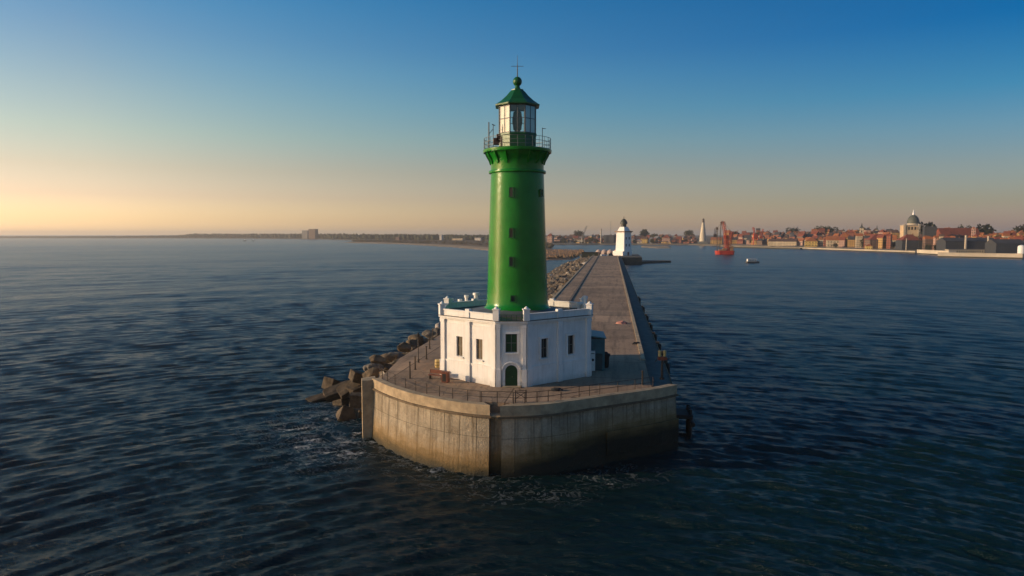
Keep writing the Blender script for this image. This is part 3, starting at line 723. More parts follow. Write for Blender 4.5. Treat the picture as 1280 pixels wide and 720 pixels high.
m = MB(); m.lathe([(.32, 0), (.36, .25), (.37, .5), (.36, .75), (.32, 1.0)], 14); m.build('drum', M_YELLOW, t, True)
for z in (.3, .7): m = MB(); m.lathe([(.37, z - .03), (.395, z), (.37, z + .03)], 14, caps=False); m.build('hoop', M_RAIL, t)
# teal shed
A = ground_at(736, 463, DZ); t = thing('metal_shed', (10.3, 87.2, DZ), 'teal corrugated metal shed against the right side of the white building', 'shed', R(-4))
m = MB(); m.box((.3, 0, 2.0), (2.3, 5.2, 4.0)); m.build('wall', M_TEAL, t)
m = MB()
for k in range(15): m.box((1.47, -2.45 + k * .35, 2.0), (.06, .12, 3.9))
for k in range(6): m.box((-.7 + k * .38, -2.62, 2.0), (.12, .06, 3.9))
m.build('corrugation', M_TEAL, t)
m = MB(); m.add([(-.95, -2.8, 4.35), (1.65, -2.8, 4.02), (1.65, 2.8, 4.02), (-.95, 2.8, 4.35), (-.95, -2.8, 4.5), (1.65, -2.8, 4.17), (1.65, 2.8, 4.17), (-.95, 2.8, 4.5)], [(0, 1, 2, 3), (4, 5, 6, 7), (0, 1, 5, 4), (1, 2, 6, 5), (2, 3, 7, 6), (3, 0, 4, 7)]); m.build('roof', pmat('teal_roof', (.03, .16, .19), .45, .25, 1), t)
m = MB(); m.box((.75, -2.66, 1.1), (.9, .06, 2.1)); m.build('door', pmat('dark_teal', (.012, .05, .06), .5, .2, 2), t)
q = ground_at(741, 464, DZ); t = thing('vent_cabinet', (q.x - .25, q.y + .6, DZ), 'white service cabinet with two dark vents beside the teal shed', 'cabinet', R(-4))
m = MB(); m.box((0, 0, 1.25), (1.15, .9, 2.5)); m.build('body', M_WHITE, t, bevel=.03)
for x, z in ((-.25, 1.75), (.28, 1.4)): m = MB(); m.tube((x, -.44, z), (x, -.5, z), .17, .17, 12); m.build('vent', M_BLACK, t)
m = MB(); m.box((0, -.47, 2.2), (1.0, .06, .1)); m.build('hinge_bar', M_GREYIRON, t)
q = ground_at(757, 459, DZ); t = thing('waste_bin', q, 'black waste bin with flared rim beside the teal shed', 'bin')
m = MB(); m.lathe([(.38, 0), (.42, .2), (.46, 1.35), (.58, 1.5), (.58, 1.75), (.4, 1.8)], 14); m.build('bin_body', M_BLACK, t, True)
m = MB(); m.lathe([(.2, 1.8), (.3, 1.84), (.2, 2.0)], 10); m.build('lid', M_BLACK, t)
# small fence behind the shed
p = ground_at(741, 432, DZ); q = ground_at(765, 432, DZ)
# navigation light on the right corner
q = ground_at(827.5, 474, DZ); t = thing('signal_lamp', q, 'dark iron signal post with two yellow lamps at the right corner of the pier head', 'signal lamp')
m = MB(); m.lathe([(.3, 0), (.3, .2), (.15, .3), (.13, 2.3)], 10); m.build('post', M_RAIL, t, True)
m = MB(); m.box((0, 0, 2.5), (1.05, .6, .42)); m.build('housing', M_RUST, t, bevel=.05)
for x in (-.32, .25):
    m = MB(); m.lathe([(.17, 2.71), (.19, 2.8), (.19, 3.35), (.1, 3.45)], 10, (x, 0)); m.build('lamp', M_YELLOW, t, True)
m = MB(); m.tube((-.6, 0, 2.35), (-.9, 0, 2.1), .05, .05, 6); m.tube((.6, 0, 2.4), (1.0, 0, 2.55), .06, .06, 6); m.build('bracket', M_RAIL, t)
q = ground_at(803, 481, DZ); t = thing('mooring_post', q, 'single black iron post near the right end of the shaded railing', 'post')
m = MB(); m.lathe([(.13, 0), (.1, .1), (.08, 1.5), (.12, 1.55), (.12, 1.62)], 8); m.build('shaft', M_RAIL, t, True)
# small litter on the deck
def bundle(px, py, r, mat, label):
    q = ground_at(px, py, DZ); bm = bmesh.new(); bmesh.ops.create_icosphere(bm, subdivisions=2, radius=r)
    for v in bm.verts:
        k = 1 + .5 * mnoise.noise(v.co * 2.5 / r + Vector((px, 0, 0))); v.co = Vector((v.co.x * k * 1.3, v.co.y * k, max(-.01, v.co.z * k * .7)))
    me = bpy.data.meshes.new('bundle'); bm.to_mesh(me); bm.free()
    o = link('tarpaulin_bundle', me, mat, None, True); o.location = q; tag(o, label, 'bundle')
bundle(777, 404.5, .75, pmat('pink_tarp', (.42, .19, .15), .7, .3, 2), 'small pinkish red bundle lying on the sunlit pier deck')
bundle(795, 430, .5, M_BLACK, 'small black bundle lying near the right kerb of the pier deck')
bundle(696, 488, .5, M_BLACK, 'small black bundle lying on the shaded deck before the white building')

# ================================================================== ROCKS
def rock_mesh(seed, kind):
    bm = bmesh.new(); rnd = random.Random(seed)
    if kind == 'block':
        bmesh.ops.create_cube(bm, size=1.0)
        for v in bm.verts: v.co += Vector((rnd.uniform(-.06, .06), rnd.uniform(-.06, .06), rnd.uniform(-.06, .06)))
        bmesh.ops.bevel(bm, geom=bm.edges[:], offset=.035, segments=2, affect='EDGES')
    else:
        bmesh.ops.create_icosphere(bm, subdivisions=3, radius=.6)
        planes = [(Vector((rnd.gauss(0, 1), rnd.gauss(0, 1), rnd.gauss(0, 1))).normalized(), rnd.uniform(.36, .5)) for _ in range(13)]
        for v in bm.verts:
            for n, d in planes:
                e = v.co.dot(n) - d
                if e > 0: v.co -= n * e
            v.co *= 1 + .10 * mnoise.noise(v.co * 3 + Vector((seed, 0, 0))) + .06 * mnoise.noise(v.co * 8 + Vector((seed, 5, 0)))
    me = bpy.data.meshes.new('rock'); bm.to_mesh(me); bm.free(); return me
ROCKS = [rock_mesh(10 + k, 'boulder') for k in range(7)]
for k, me in enumerate(ROCKS): me.materials.append(M_ROCK[0 if k < 3 else (1 if k < 6 else 2)])
BLOCKS = [rock_mesh(40 + k, 'block') for k in range(3)]
for me in BLOCKS: me.materials.append(M_BLOCK)
WATER_HITS = []
def put_rock(me, name, loc, scale, rot, label, cat, group=None):
    o = bpy.data.objects.new(name, me); COL.objects.link(o); o.location = loc; o.scale = scale; o.rotation_euler = rot
    return tag(o, label, cat, group)
# big blocks at the left of the head: (px, py, z, size xyz, rot)
blk = [((404, 496), 0.3, (4.78, 1.64, 1.22), (R(12), R(-10), R(36)), 'long concrete block lying farthest out to the left, half in the water'),
       ((424, 488), 1.2, (4.05, 2.13, 1.73), (R(25), R(-16), R(24)), 'dark concrete block leaning between the outermost block and the lit slab'),
       ((438, 482), 2.6, (3.59, 1.89, 1.08), (R(34), R(-30), R(20)), 'tilted orange lit concrete slab facing the sun in the left pile'),
       ((416, 479), 1.6, (3.13, 1.97, 1.73), (R(10), R(24), R(70)), 'rough brown concrete block at the back of the left pile'),
       ((449, 499), 1.7, (2.39, 1.97, 2.02), (0, R(4), R(12)), 'upright olive stained concrete block beside the buttress'),
       ((437, 522), .1, (3.22, 2.54, 2.09), (R(44), R(28), R(20)), 'pointed concrete block nearest the camera standing in foam'),
       ((452, 519), .2, (2.39, 1.80, 2.30), (R(6), R(10), R(50)), 'dark concrete block wedged against the buttress at the waterline'),
       ((430, 503), .2, (2.76, 1.97, 1.30), (R(-20), R(14), R(62)), 'low wet concrete block between the tilted slab and the foam'),
       ((446, 486), 2.2, (2.39, 1.80, 1.58), (R(8), R(-12), R(44)), 'brown block wedged behind the tilted orange slab'),
       ((448, 468), 4.3, (2.30, 1.72, 1.37), (R(12), R(20), R(40)), 'rounded brown block on top of the left pile next to the railing end')]
for (px, py), z, sc, rt, lb in blk:
    q = ground_at(px, py, z); q.z -= .35; put_rock(random.choice(BLOCKS), 'concrete_block', q, sc, rt, lb, 'concrete block', 'concrete blocks piled left of the pier head'); WATER_HITS.append((q.x, q.y, 3.5))
bld = [((472, 453), 6.2, 3.0, 2, 'long flat pale boulder lying lowest along the left edge of the pier head'),
       ((490, 447), 6.3, 2.2, 5, 'small grey boulder above the long flat pale boulder'),
       ((505, 436), 6.4, 2.9, 1, 'large brown boulder third along the left edge of the pier head'),
       ((521, 427), 6.6, 3.4, 0, 'largest brown boulder right behind the lamp post'),
       ((536, 419), 6.8, 3.0, 4, 'rounded tan boulder beyond the lamp post'),
       ((549, 410), 6.8, 3.2, 6, 'pinkish pale boulder partly behind the left corner of the white building'),
       ((462, 463), 5.4, 2.6, 3, 'brown boulder beside the top of the buttress')]
for (px, py), z, s, k, lb in bld:
    q = ground_at(px, py, z); put_rock(ROCKS[k], 'boulder', q + Vector((0, 0, .2)), (s * .85, s * .62, s * .5), (random.uniform(-.3, .3), random.uniform(-.3, .3), random.uniform(0, 6)), lb, 'boulder', 'boulders along the left edge of the pier head')
# rubble slope: a bumpy core and individual boulders along the outer side of the pier
def slope_edge(s):
    if s < 138: return -29.7
    if s < 155: return -29.7 + (s - 138) / 17 * 14.1
    return -15.6
def slope_w(s): return 10 if s < 138 else (10 + (s - 138) / 40 * 13 if s < 178 else 23)
def slope_pt(s, t):
    l = slope_edge(s) - t * slope_w(s); z = 5.3 * (1 - t) ** .8 - 1.6 * t
    return l, z
v, f = [], []; S = np.linspace(84, END_S + 6, 330); Tn = np.linspace(0, 1, 16)
for s in S:
    for t_ in Tn:
        l, z = slope_pt(s, t_); n_ = mnoise.noise(Vector((l * .5, s * .5, 0))); v.append((l, s, z - .35 + .9 * n_ - max(0, 100 - s) * .28))
for i in range(len(S) - 1):
    for j in range(15): f.append((i * 16 + j, i * 16 + j + 1, (i + 1) * 16 + j + 1, (i + 1) * 16 + j))
mb = MB(); mb.add(v, f); o = mb.build('rubble_slope', pmat('rubble', (.09, .075, .06), .95, .5, .6, .2, 1.5)); o.rotation_euler = (0, 0, -PIER_A); tag(o, kind='structure')
def slope_boulder(s, t_, size):
    l, z = slope_pt(s, t_); q = pier_to_world(l, s); q.z = z + size * .22
    k = random.choices(range(7), [3, 3, 3, 3, 3, 3, 2.2])[0]
    far = s > 178
    put_rock(ROCKS[k], 'boulder', q, (size * random.uniform(.9, 1.4), size * random.uniform(.8, 1.2), size * random.uniform(.7, 1.0)),
             (random.uniform(-.6, .6), random.uniform(-.6, .6), random.uniform(0, 6)),
             'rough boulder in the rubble slope running along the left side of the far pier' if far else 'rough boulder in the water just outside the left edge of the pier head', 'boulder',
             'boulders of the rubble slope' if far else 'boulders outside the pier head')
for k in range(22):
    s_ = 84 + k * 2.3 + random.uniform(-.8, .8); q = pier_to_world(-30.6 - random.uniform(0, 1.6), s_); sz = random.uniform(1.1, 2.3); q.z = 5.2 + random.uniform(-.3, 1.2)
    put_rock(ROCKS[random.choice((0, 1, 2, 3, 4, 5))], 'boulder', q, (sz * 1.4, sz, sz * .75), (random.uniform(-.5, .5), random.uniform(-.5, .5), random.uniform(0, 6)), 'dark rough boulder in the tight row hugging the left edge of the pier head', 'boulder', 'small dark boulders along the left edge')
for k in range(26): slope_boulder(random.uniform(96, 134), random.uniform(.0, .9), random.uniform(1.2, 2.2))
srng = random.Random(3)
for k in range(255):
    s = 178 + (srng.random() ** 1.6) * 330; slope_boulder(s, srng.random() ** 1.1 * .9, srng.uniform(1.4, 2.5) * (1 + (s - 178) / 450))

rb = MB(); rr_ = random.Random(17)
def shard(mb, c, r, rnd):
    q = [Vector((rnd.gauss(0, 1), rnd.gauss(0, 1), rnd.gauss(0, 1))).normalized() for _ in range(3)]
    M = Matrix.Rotation(rnd.uniform(0, 6), 4, q[0]); mb.box(c, (r * rnd.uniform(.7, 1.4), r * rnd.uniform(.6, 1.1), r * rnd.uniform(.5, .9)), M=M)
for kk_ in range(3200):
    s = 84 + rr_.random() ** 1.5 * (END_S - 84); t_ = rr_.random() ** .9
    l, z = slope_pt(s, t_); q = pier_to_world(l, s); q.z = z + .1 - max(0, 100 - s) * .28
    shard(rb, q, rr_.uniform(.7, 1.5) * (1 + s / 400), rr_)
tag(rb.build('rubble', pmat('rubble_stone', (.15, .12, .09), .9, .75, .9, .1, 3)), 'loose brown rubble stones filling the slope along the left side of the pier', 'rubble', kind='stuff')
# ================================================================== FAR LAND
M_SAND = pmat('sand', (.30, .22, .14), .95, .3, .02)
M_LAND = pmat('heath_ground', (.085, .06, .035), .95, .4, .01)
M_FARLAND = pmat('far_land', (.06, .055, .04), .95, .3, .004)
M_QUAY = pmat('quay_stone', (.42, .36, .28), .85, .25, .05)
M_GRAVEL = pmat('spit_gravel', (.22, .12, .06), .95, .5, .25, .5, .6)
SHORE = [(640, 1600), (690, 1583), (750, 1583), (800, 1560), (860, 1524), (900, 1440), (960, 1286), (1060, 1028), (1150, 880), (1280, 734), (1420, 640)]
def shore_depth(px): return float(np.interp(px, [a for a, b in SHORE], [b for a, b in SHORE]))
def zg(off): return 2.4 + max(0, min(off, 700)) * .02
# town terrain
v, f = [], []; offs = [0, 2, 25, 80, 200, 400, 700, 1600, 4000]; PXS = list(range(640, 1430, 10))
for px in PXS:
    Y0 = shore_depth(px)
    for k, of in enumerate(offs):
        Y = Y0 + of; x = (px - 640) / F * Y; v.append((x, Y, -2 if k == 0 else zg(of)))
n = len(offs)
for i in range(len(PXS) - 1):
    for j in range(n - 1): f.append((i * n + j, (i + 1) * n + j, (i + 1) * n + j + 1, i * n + j + 1))
mb = MB(); mb.add(v, f); tag(mb.build('town_ground', pmat('town_ground', (.13, .11, .085), .95, .35, .02)), kind='structure')
# far left coast with forest
COAST = [(-400, 4700), (0, 4500), (230, 4200), (300, 3900), (380, 3500), (450, 2700), (560, 2300), (640, 2150), (700, 2100)]
def coast_depth(px): return float(np.interp(px, [a for a, b in COAST], [b for a, b in COAST]))
v, f = [], []; PX2 = list(range(-400, 701, 20))
for px in PX2:
    Y0 = coast_depth(px)
    for k, of in enumerate((0, 3, 60, 400, 3000)):
        Y = Y0 + of; v.append(((px - 640) / F * Y, Y, (-2, 1.5, 3, 4, 5)[k]))
for i in range(len(PX2) - 1):
    for j in range(4): f.append((i * 5 + j, (i + 1) * 5 + j, (i + 1) * 5 + j + 1, i * 5 + j + 1))
mb = MB(); mb.add(v, f); tag(mb.build('far_coast', M_FARLAND), kind='structure')
# forest as one mass of small crowns
def blob(mb, c, r, h, rnd):
    n = 6; k = [rnd.uniform(.75, 1.25) for _ in range(n)]
    vs_ = [(c[0], c[1], c[2] + h * rnd.uniform(.92, 1.08))]
    for lv, (rr, zz) in enumerate(((.62, .78), (1.0, .45), (.7, .0))):
        for i in range(n):
            t = 2 * math.pi * (i + .5 * lv) / n; vs_.append((c[0] + r * rr * k[i] * math.cos(t), c[1] + r * rr * k[i] * math.sin(t), c[2] + h * zz))
    fs_ = [(0, 1 + i, 1 + (i + 1) % n) for i in range(n)]
    for lv in range(2):
        for i in range(n): a_, b_ = 1 + lv * n + i, 1 + lv * n + (i + 1) % n; fs_ += [(a_, a_ + n, b_ + n, b_)]
    mb.add(vs_, fs_)
rnd = random.Random(5); fm = MB()
for px10 in range(-4000, 7000, 11):
    px = px10 / 10; Y = coast_depth(px) + rnd.uniform(60, 260)
    hmul = np.interp(px, [-400, 0, 150, 222, 240, 400, 560, 700], [.25, .35, .5, .7, 1.2, 1.25, 1.15, 1.0])
    for q in range(2):
        Yq = Y + q * 90; r = rnd.uniform(5, 9)
        blob(fm, ((px - 640) / F * Yq + rnd.uniform(-4, 4), Yq, 3), r, rnd.uniform(17, 23) * hmul * (Yq / 3800) ** .35, rnd)
tag(fm.build('forest', pmat('forest_foliage', (.045, .05, .025), .95, .5, .02)), 'dark forest covering the low coast on the left horizon', 'forest', kind='stuff')
# sandy spit with dry heath
def sheet(name, pts, z0, z1, mat, kind='structure', rough=0.0):
    P = [ground_at(px, py, 0) for px, py in pts]; c = sum(P, Vector()) / len(P)
    mb = MB(); n = len(P); m_ = [p.lerp(c, .25) for p in P]
    mb.add([(p.x, p.y, z0) for p in P] + [(p.x, p.y, z1) for p in m_], [tuple(range(n, 2 * n))] + [(i, (i + 1) % n, n + (i + 1) % n, n + i) for i in range(n)])
    return tag(mb.build(name, mat), kind=kind)
sheet('beach', [(418, 303.2), (500, 305.5), (560, 309), (600, 312.5), (640, 317), (690, 318), (700, 306), (640, 302), (560, 301.6), (470, 301.4)], -.5, 1.6, M_SAND)
sheet('spit', [(432, 302.6), (500, 304.4), (560, 307), (600, 309.6), (640, 312), (690, 313), (690, 304.5), (640, 301.5), (560, 301), (470, 301)], .8, 4.0, M_LAND)
sheet('gravel_spit', [(640, 322), (684, 326), (715, 324.5), (730, 319), (731, 315.5), (700, 313.5), (640, 314)], -.5, 3.2, M_GRAVEL)
sheet('sand_bar', [(800, 309.2), (822, 310.8), (842, 310.6), (838, 307.8), (800, 307.4)], -.5, 1.2, M_SAND)
# low scrub on the spit (nobody could count it)
sc = MB(); rnd = random.Random(9)
for k in range(900):
    px = rnd.uniform(440, 690); py = rnd.uniform(np.interp(px, [440, 560, 690], [301.6, 302, 304.5]), np.interp(px, [440, 560, 640, 690], [302.6, 306.4, 311, 312]))
    q = ground_at(px, py, 0); blob(sc, (q.x, q.y, 2.4), rnd.uniform(2, 5), rnd.uniform(1.5, 4), rnd)
tag(sc.build('scrub', pmat('scrub_foliage', (.07, .05, .022), .95, .5, .05)), 'dry brown scrub covering the low sandy spit', 'scrub', kind='stuff')
gs = MB()
for k in range(1300):
    px = rnd.uniform(650, 729); py = rnd.uniform(314.5, np.interp(px, [650, 684, 715, 730], [322, 325, 323.5, 318.5]))
    q = ground_at(px, py, 0); blob(gs, (q.x, q.y, 1.2), rnd.uniform(.8, 1.8), rnd.uniform(1.2, 3.2), rnd)
tag(gs.build('spit_rubble', pmat('spit_rubble_stone', (.27, .16, .085), .95, .55, .35)), 'orange brown rubble stones heaped on the spit left of the pier end', 'rubble', kind='stuff')

# ---------------------------------------------------------------- pier end with the white lighthouse
pe = thing('pier_root', tuple(pier_to_world(0, 548.2)), 'low dark stone jetty at the far end of the pier under the white lighthouse', 'jetty', -PIER_A)
m = MB(); m.prism([(-24, 0), (8, 0), (8, 8), (24, 12), (24, 95), (-30, 95)], -3, 5.6, [(-24, 0), (8, 0), (8, 8), (24, 12), (24, 95), (-30, 95)]); m.build('platform', pmat('dark_stone', (.07, .065, .055), .9, .4, .15), pe)
m = MB(); m.prism([(23.8, 20), (34, 34), (50, 50), (44, 54), (24.2, 52)], -3, 1.7); m.build('arm', MATS['dark_stone'], pe)
lh = thing('white_lighthouse', (98.2, 602, 5.6), 'white square lighthouse tower with dark domed lantern at the far end of the pier', 'lighthouse', R(40))
m = MB(); m.prism([(-5.0, -5.0), (5.0, -5.0), (5.0, 5.0), (-5.0, 5.0)], 0, 20.5, [(-4.4, -4.4), (4.4, -4.4), (4.4, 4.4), (-4.4, 4.4)]); m.build('wall', M_WHITE, lh)
m = MB(); m.box((-2.2, -.5, 1.9), (12, 11.5, 3.8)); m.build('annex', M_WHITE, lh)
m = MB(); m.box((0, 0, 20.9), (11.2, 11.2, .8)); m.build('gallery_floor', pmat('brown_stone', (.24, .15, .09), .8, .2, 1), lh)
m = MB(); m.prism([(-4.0, -4.0), (4.0, -4.0), (4.0, 4.0), (-4.0, 4.0)], 21.3, 25, [(-2.4, -2.4), (2.4, -2.4), (2.4, 2.4), (-2.4, 2.4)]); m.build('upper_stage', M_WHITE, lh)
m = MB(); m.lathe([(2.3, 25), (2.3, 27.4), (3.2, 27.6), (3.1, 29), (2.3, 30.6), (1.2, 31.7), (.6, 32.0)], 12); m.build('dome', pmat('dark_dome', (.045, .05, .035), .5, .3, .6), lh, True)
m = MB(); m.tube((0, 0, 32), (0, 0, 34.6), .35, .1, 6); m.build('finial', MATS['dark_dome'], lh)
m = MB(); m.box((6.4, -1, 20.6), (3.0, 2.6, 1.8)); m.build('balcony', MATS['brown_stone'], lh)
for z in (9, 15):
    for x in (-2.5, 2.5):
        m = MB(); m.box((x * .8, -4.88 + z * .03, z), (1.2, .4, 2.2)); m.build('window', M_WINDARK, lh)
m = MB(); m.box((-1, -6.3, 1.6), (2, .3, 3)); m.build('door', M_RUST, lh)

# ---------------------------------------------------------------- houses
WALLS = {'cream': (.52, .42, .28), 'white': (.66, .60, .52), 'ochre': (.50, .30, .10), 'brick': (.30, .10, .055), 'grey': (.24, .23, .22), 'slate': (.038, .043, .05), 'pink': (.48, .30, .23), 'brown': (.18, .11, .075), 'yellow': (.62, .42, .12)}
ROOFS = {'red': (.19, .05, .028), 'orange': (.30, .10, .035), 'brown': (.10, .055, .04), 'dark': (.045, .045, .05), 'grey': (.16, .16, .165)}
HGROUP = {}
def house(px, off, wpx, top, wall, roof, rtype, label, cat='house', name='house', rz=None, depth=None, group=None, windows=0, base=None, rfrac=None):
    Y = shore_depth(px) + off; z0 = (zg(off) if base is None else base) - .3
    zt = at_depth(px, top, Y).z; H = max(4, zt - z0); W = wpx * Y / F; Dp = depth or min(W * .8, 22)
    rz = R(-22) if rz is None else R(rz)
    W = max(3.0, (W - Dp * abs(math.sin(rz))) / math.cos(rz)) if W > Dp * abs(math.sin(rz)) * 1.8 else W * .8
    t = thing(name, ((px - 640) / F * Y, Y, z0), label, cat, rz, group)
    hr = 0 if rtype == 'flat' else min(H * (rfrac or .38), Dp * .5); hw = H - hr
    m = MB(); m.box((0, 0, hw / 2), (W, Dp, hw)); m.build('wall', facade_material('facade_' + wall, WALLS[wall]), t)
    m = MB(); x, y = W / 2 + .3, Dp / 2 + .3
    if rtype == 'gable':
        m.add([(-x, -y, hw), (x, -y, hw), (x, y, hw), (-x, y, hw), (-x, 0, H), (x, 0, H)], [(0, 1, 5, 4), (2, 3, 4, 5), (0, 4, 3), (1, 2, 5), (0, 3, 2, 1)])
    elif rtype == 'hip':
        r = max(.2, x - y * .9); m.add([(-x, -y, hw), (x, -y, hw), (x, y, hw), (-x, y, hw), (-r, 0, H), (r, 0, H)], [(0, 1, 5, 4), (2, 3, 4, 5), (0, 4, 3), (1, 2, 5), (0, 3, 2, 1)])
    else: m.box((0, 0, H + .25), (2 * x, 2 * y, .5))
    rf = m.build('roof', pmat('roof_' + roof, ROOFS[roof], .8, .25, .2), t)
    if rtype != 'flat' and W > 7:
        m = MB(); m.box((W * .22, Dp * .12, H - .1), (1.0, 1.0, 2.6)); m.build('chimney', pmat('chimney_brick', (.24, .1, .06), .9, .2, 1), rf)
    if windows:
        nc = max(2, int(W / 4.2)); nr = max(1, int(hw / 4.2)); proto = None
        if nc * nr > 60: nr = max(1, 60 // nc)
        for r_ in range(nr):
            for c_ in range(nc):
                X = (c_ + .5) / nc * W - W / 2; Z = (r_ + .55) / nr * hw
                if proto is None:
                    q = MB(); q.box((0, -Dp / 2 - .05, 0), (1.3, .12, 1.9)); proto = q.build('window', M_WINDARK, t); proto.location = (X, 0, Z)
                else:
                    o = proto.copy(); COL.objects.link(o); o.parent = t; o.location = (X, 0, Z)
    return t
# landmark buildings, each its own label
H = house
H(1013, 35, 19, 297, 'yellow', 'orange', 'hip', 'bright yellow waterfront building with orange hipped roof', 'building', 'waterfront_building', windows=1)
H(1040, 40, 19, 295, 'cream', 'orange', 'gable', 'cream gabled waterfront building right of the bright yellow one', 'building', 'waterfront_building', windows=1)
H(1055, 75, 16, 290.5, 'ochre', 'orange', 'hip', 'tall ochre house with orange roof behind the cream gabled building', 'house', windows=1)
H(978, 30, 36, 298.5, 'cream', 'brown', 'gable', 'long low cream warehouse on the waterfront left of the bright yellow building', 'warehouse', 'warehouse', rz=-30)
H(895, 40, 17, 296.5, 'ochre', 'orange', 'gable', 'orange gabled house directly behind the red crane ship', 'house', windows=1)
H(762, 60, 16, 294.0, 'slate', 'grey', 'flat', 'blue grey flat roofed block left of the white lighthouse', 'building', 'office_block', windows=0)
H(688, 60, 9, 291.5, 'pink', 'red', 'hip', 'pink house with red roof just right of the green tower', 'house', windows=1)
H(806, 50, 9, 295.5, 'yellow', 'brown', 'gable', 'yellow house right of the white lighthouse', 'house', windows=1)
H(813, 50, 6, 296.5, 'white', 'grey', 'gable', 'small white house right of the yellow house by the white lighthouse', 'house')
H(833, 55, 13, 293.0, 'pink', 'red', 'hip', 'pink house with red hipped roof midway between white lighthouse and white cone', 'house', windows=1)
H(848, 60, 9, 295.5, 'brick', 'red', 'gable', 'red brick house left of the white cone tower', 'house')
H(1160, 60, 17, 283.5, 'slate', 'dark', 'flat', 'tall dark slate block right of the domed church', 'building', 'office_block')
H(1195, 120, 47, 285.0, 'ochre', 'red', 'gable', 'long ochre hall with dark red roof right of the dark slate block', 'hall', 'hall', rz=-8, windows=1)
H(1215, 95, 5, 283.5, 'pink', 'orange', 'hip', 'narrow pink tower at the right end of the long ochre hall', 'tower', 'bell_tower')
H(1207, 22, 62, 297.0, 'slate', 'dark', 'gable', 'long dark slate warehouse with pale pylons before it', 'warehouse', 'warehouse', rz=-6, rfrac=.25)
H(1255, 24, 36, 299.0, 'slate', 'dark', 'gable', 'lower dark slate warehouse at the right end of the quay', 'warehouse', 'warehouse', rz=-6, rfrac=.3)
H(1100, 60, 34, 293.0, 'brown', 'red', 'hip', 'long brown building with red roof left of the domed church', 'building', 'town_hall', rz=-10, windows=1)
H(1135, 40, 26, 293.0, 'slate', 'red', 'hip', 'dark slate arcade block with red roof below the domed church', 'building', 'arcade_block', rz=-8)
H(1085, 6, 10, 305.0, 'yellow', 'orange', 'hip', 'small yellow kiosk on the quay left of the domed church', 'kiosk', 'kiosk')
H(1062, 90, 10, 287.0, 'brick', 'red', 'hip', 'red brick block left of the dark spired tower', 'building', 'apartment_block')
# filler houses in four zones: label per look and zone, true of every member
zones = [(696, 770, 'left of the white lighthouse'), (790, 868, 'between the white lighthouse and the white cone tower'), (908, 1000, 'between the red crane ship and the bright yellow building'),
         (1000, 1122, 'between the bright yellow building and the domed church'), (1150, 1300, 'to the right of the domed church')]
def skyline(px): return float(np.interp(px, [690, 770, 790, 870, 900, 960, 1000, 1060, 1085, 1120, 1160, 1230, 1290], [293.5, 294, 294, 293.5, 290.5, 289, 289.5, 287.5, 287, 288, 288, 289.5, 290]))
rnd = random.Random(21); cols = ['cream', 'ochre', 'pink', 'brick', 'brown', 'ochre', 'cream', 'brick']
for x0, x1, where in zones:
    for row, (off, lift, step) in enumerate(((60, 8.0, 7), (110, 5.0, 5), (180, 2.5, 5), (280, 0, 7))):
        px = x0 + rnd.uniform(0, 4)
        while px < x1:
            wpx = rnd.uniform(6, 11); wl = rnd.choice(cols)
            if px > 1150: rf = rnd.choice(['orange', 'orange', 'red', 'brown'])
            elif px < 870: rf = rnd.choice(['red', 'brown', 'grey', 'brown'])
            else: rf = rnd.choice(['red', 'orange', 'brown', 'dark'])
            rt = rnd.choice(['gable', 'gable', 'hip'])
            cname = {'brick': 'brick', 'grey': 'grey', 'brown': 'brown'}.get(wl, wl)
            house(px, off + rnd.uniform(-15, 15), wpx, skyline(px) + lift + rnd.uniform(-1.6, 1.4) - (rnd.choice((0, 0, 0, 2.5)) if px > 900 else 0), wl, rf, rt,
                  'small %s house with %s roof %s' % (cname, rf, where), 'house', rz=rnd.uniform(-65, -5), group='%s houses with %s roofs %s' % (cname, rf, where))
            px += wpx * .75 + rnd.uniform(0, step * .5)
# domed church
def church():
    px, off = 1137, 110; Y = shore_depth(px) + off; x = (px - 640) / F * Y; z0 = zg(off)
    t = thing('domed_church', (x, Y, z0), 'large cream church with a grey green dome and pale lantern rising above the town', 'church', R(-14))
    u = Y / F; top = lambda py: at_depth(px, py, Y).z - z0
    m = MB(); m.box((-1 * u, 0, top(282) / 2), (19 * u, 14 * u, top(282))); m.build('wall', pmat('church_stone', (.55, .40, .24), .8, .2, .15), t)
    m = MB(); m.box((-1 * u, 0, top(281.6)), (20 * u, 15 * u, 1.0)); m.build('cornice', M_QUAY, t)
    m = MB(); m.lathe([(6.6 * u, top(281.3)), (6.6 * u, top(279))], 24, (2 * u, 0)); m.build('drum', M_QUAY, t, True)
    dz0, dz1 = top(279), top(268.5); pr = [(6.9 * u * math.cos(a_), dz0 + (dz1 - dz0) * math.sin(a_)) for a_ in np.linspace(0, math.pi / 2 * .93, 10)]
    m = MB(); m.lathe(pr, 24, (2 * u, 0)); m.build('dome', pmat('dome_copper', (.075, .085, .07), .6, .25, .3), t, True)
    m = MB(); m.lathe([(1.2 * u, dz1 - .4), (1.2 * u, top(266)), (.9 * u, top(265.6)), (.25 * u, top(262))], 10, (2 * u, 0)); m.build('lantern', M_WHITE, t, True)
    for sx_ in (-9, 7): m = MB(); m.box((sx_ * u, -6.6 * u, top(280) / 2), (2.2 * u, 2.2 * u, top(280))); m.build('corner_turret', M_QUAY, t)
    for k in range(5): m = MB(); m.box(((-8 + k * 3.5) * u, -7.05 * u, top(285.5)), (1.6 * u, .3, 3.6 * u)); m.build('window', M_WINDARK, t)
church()
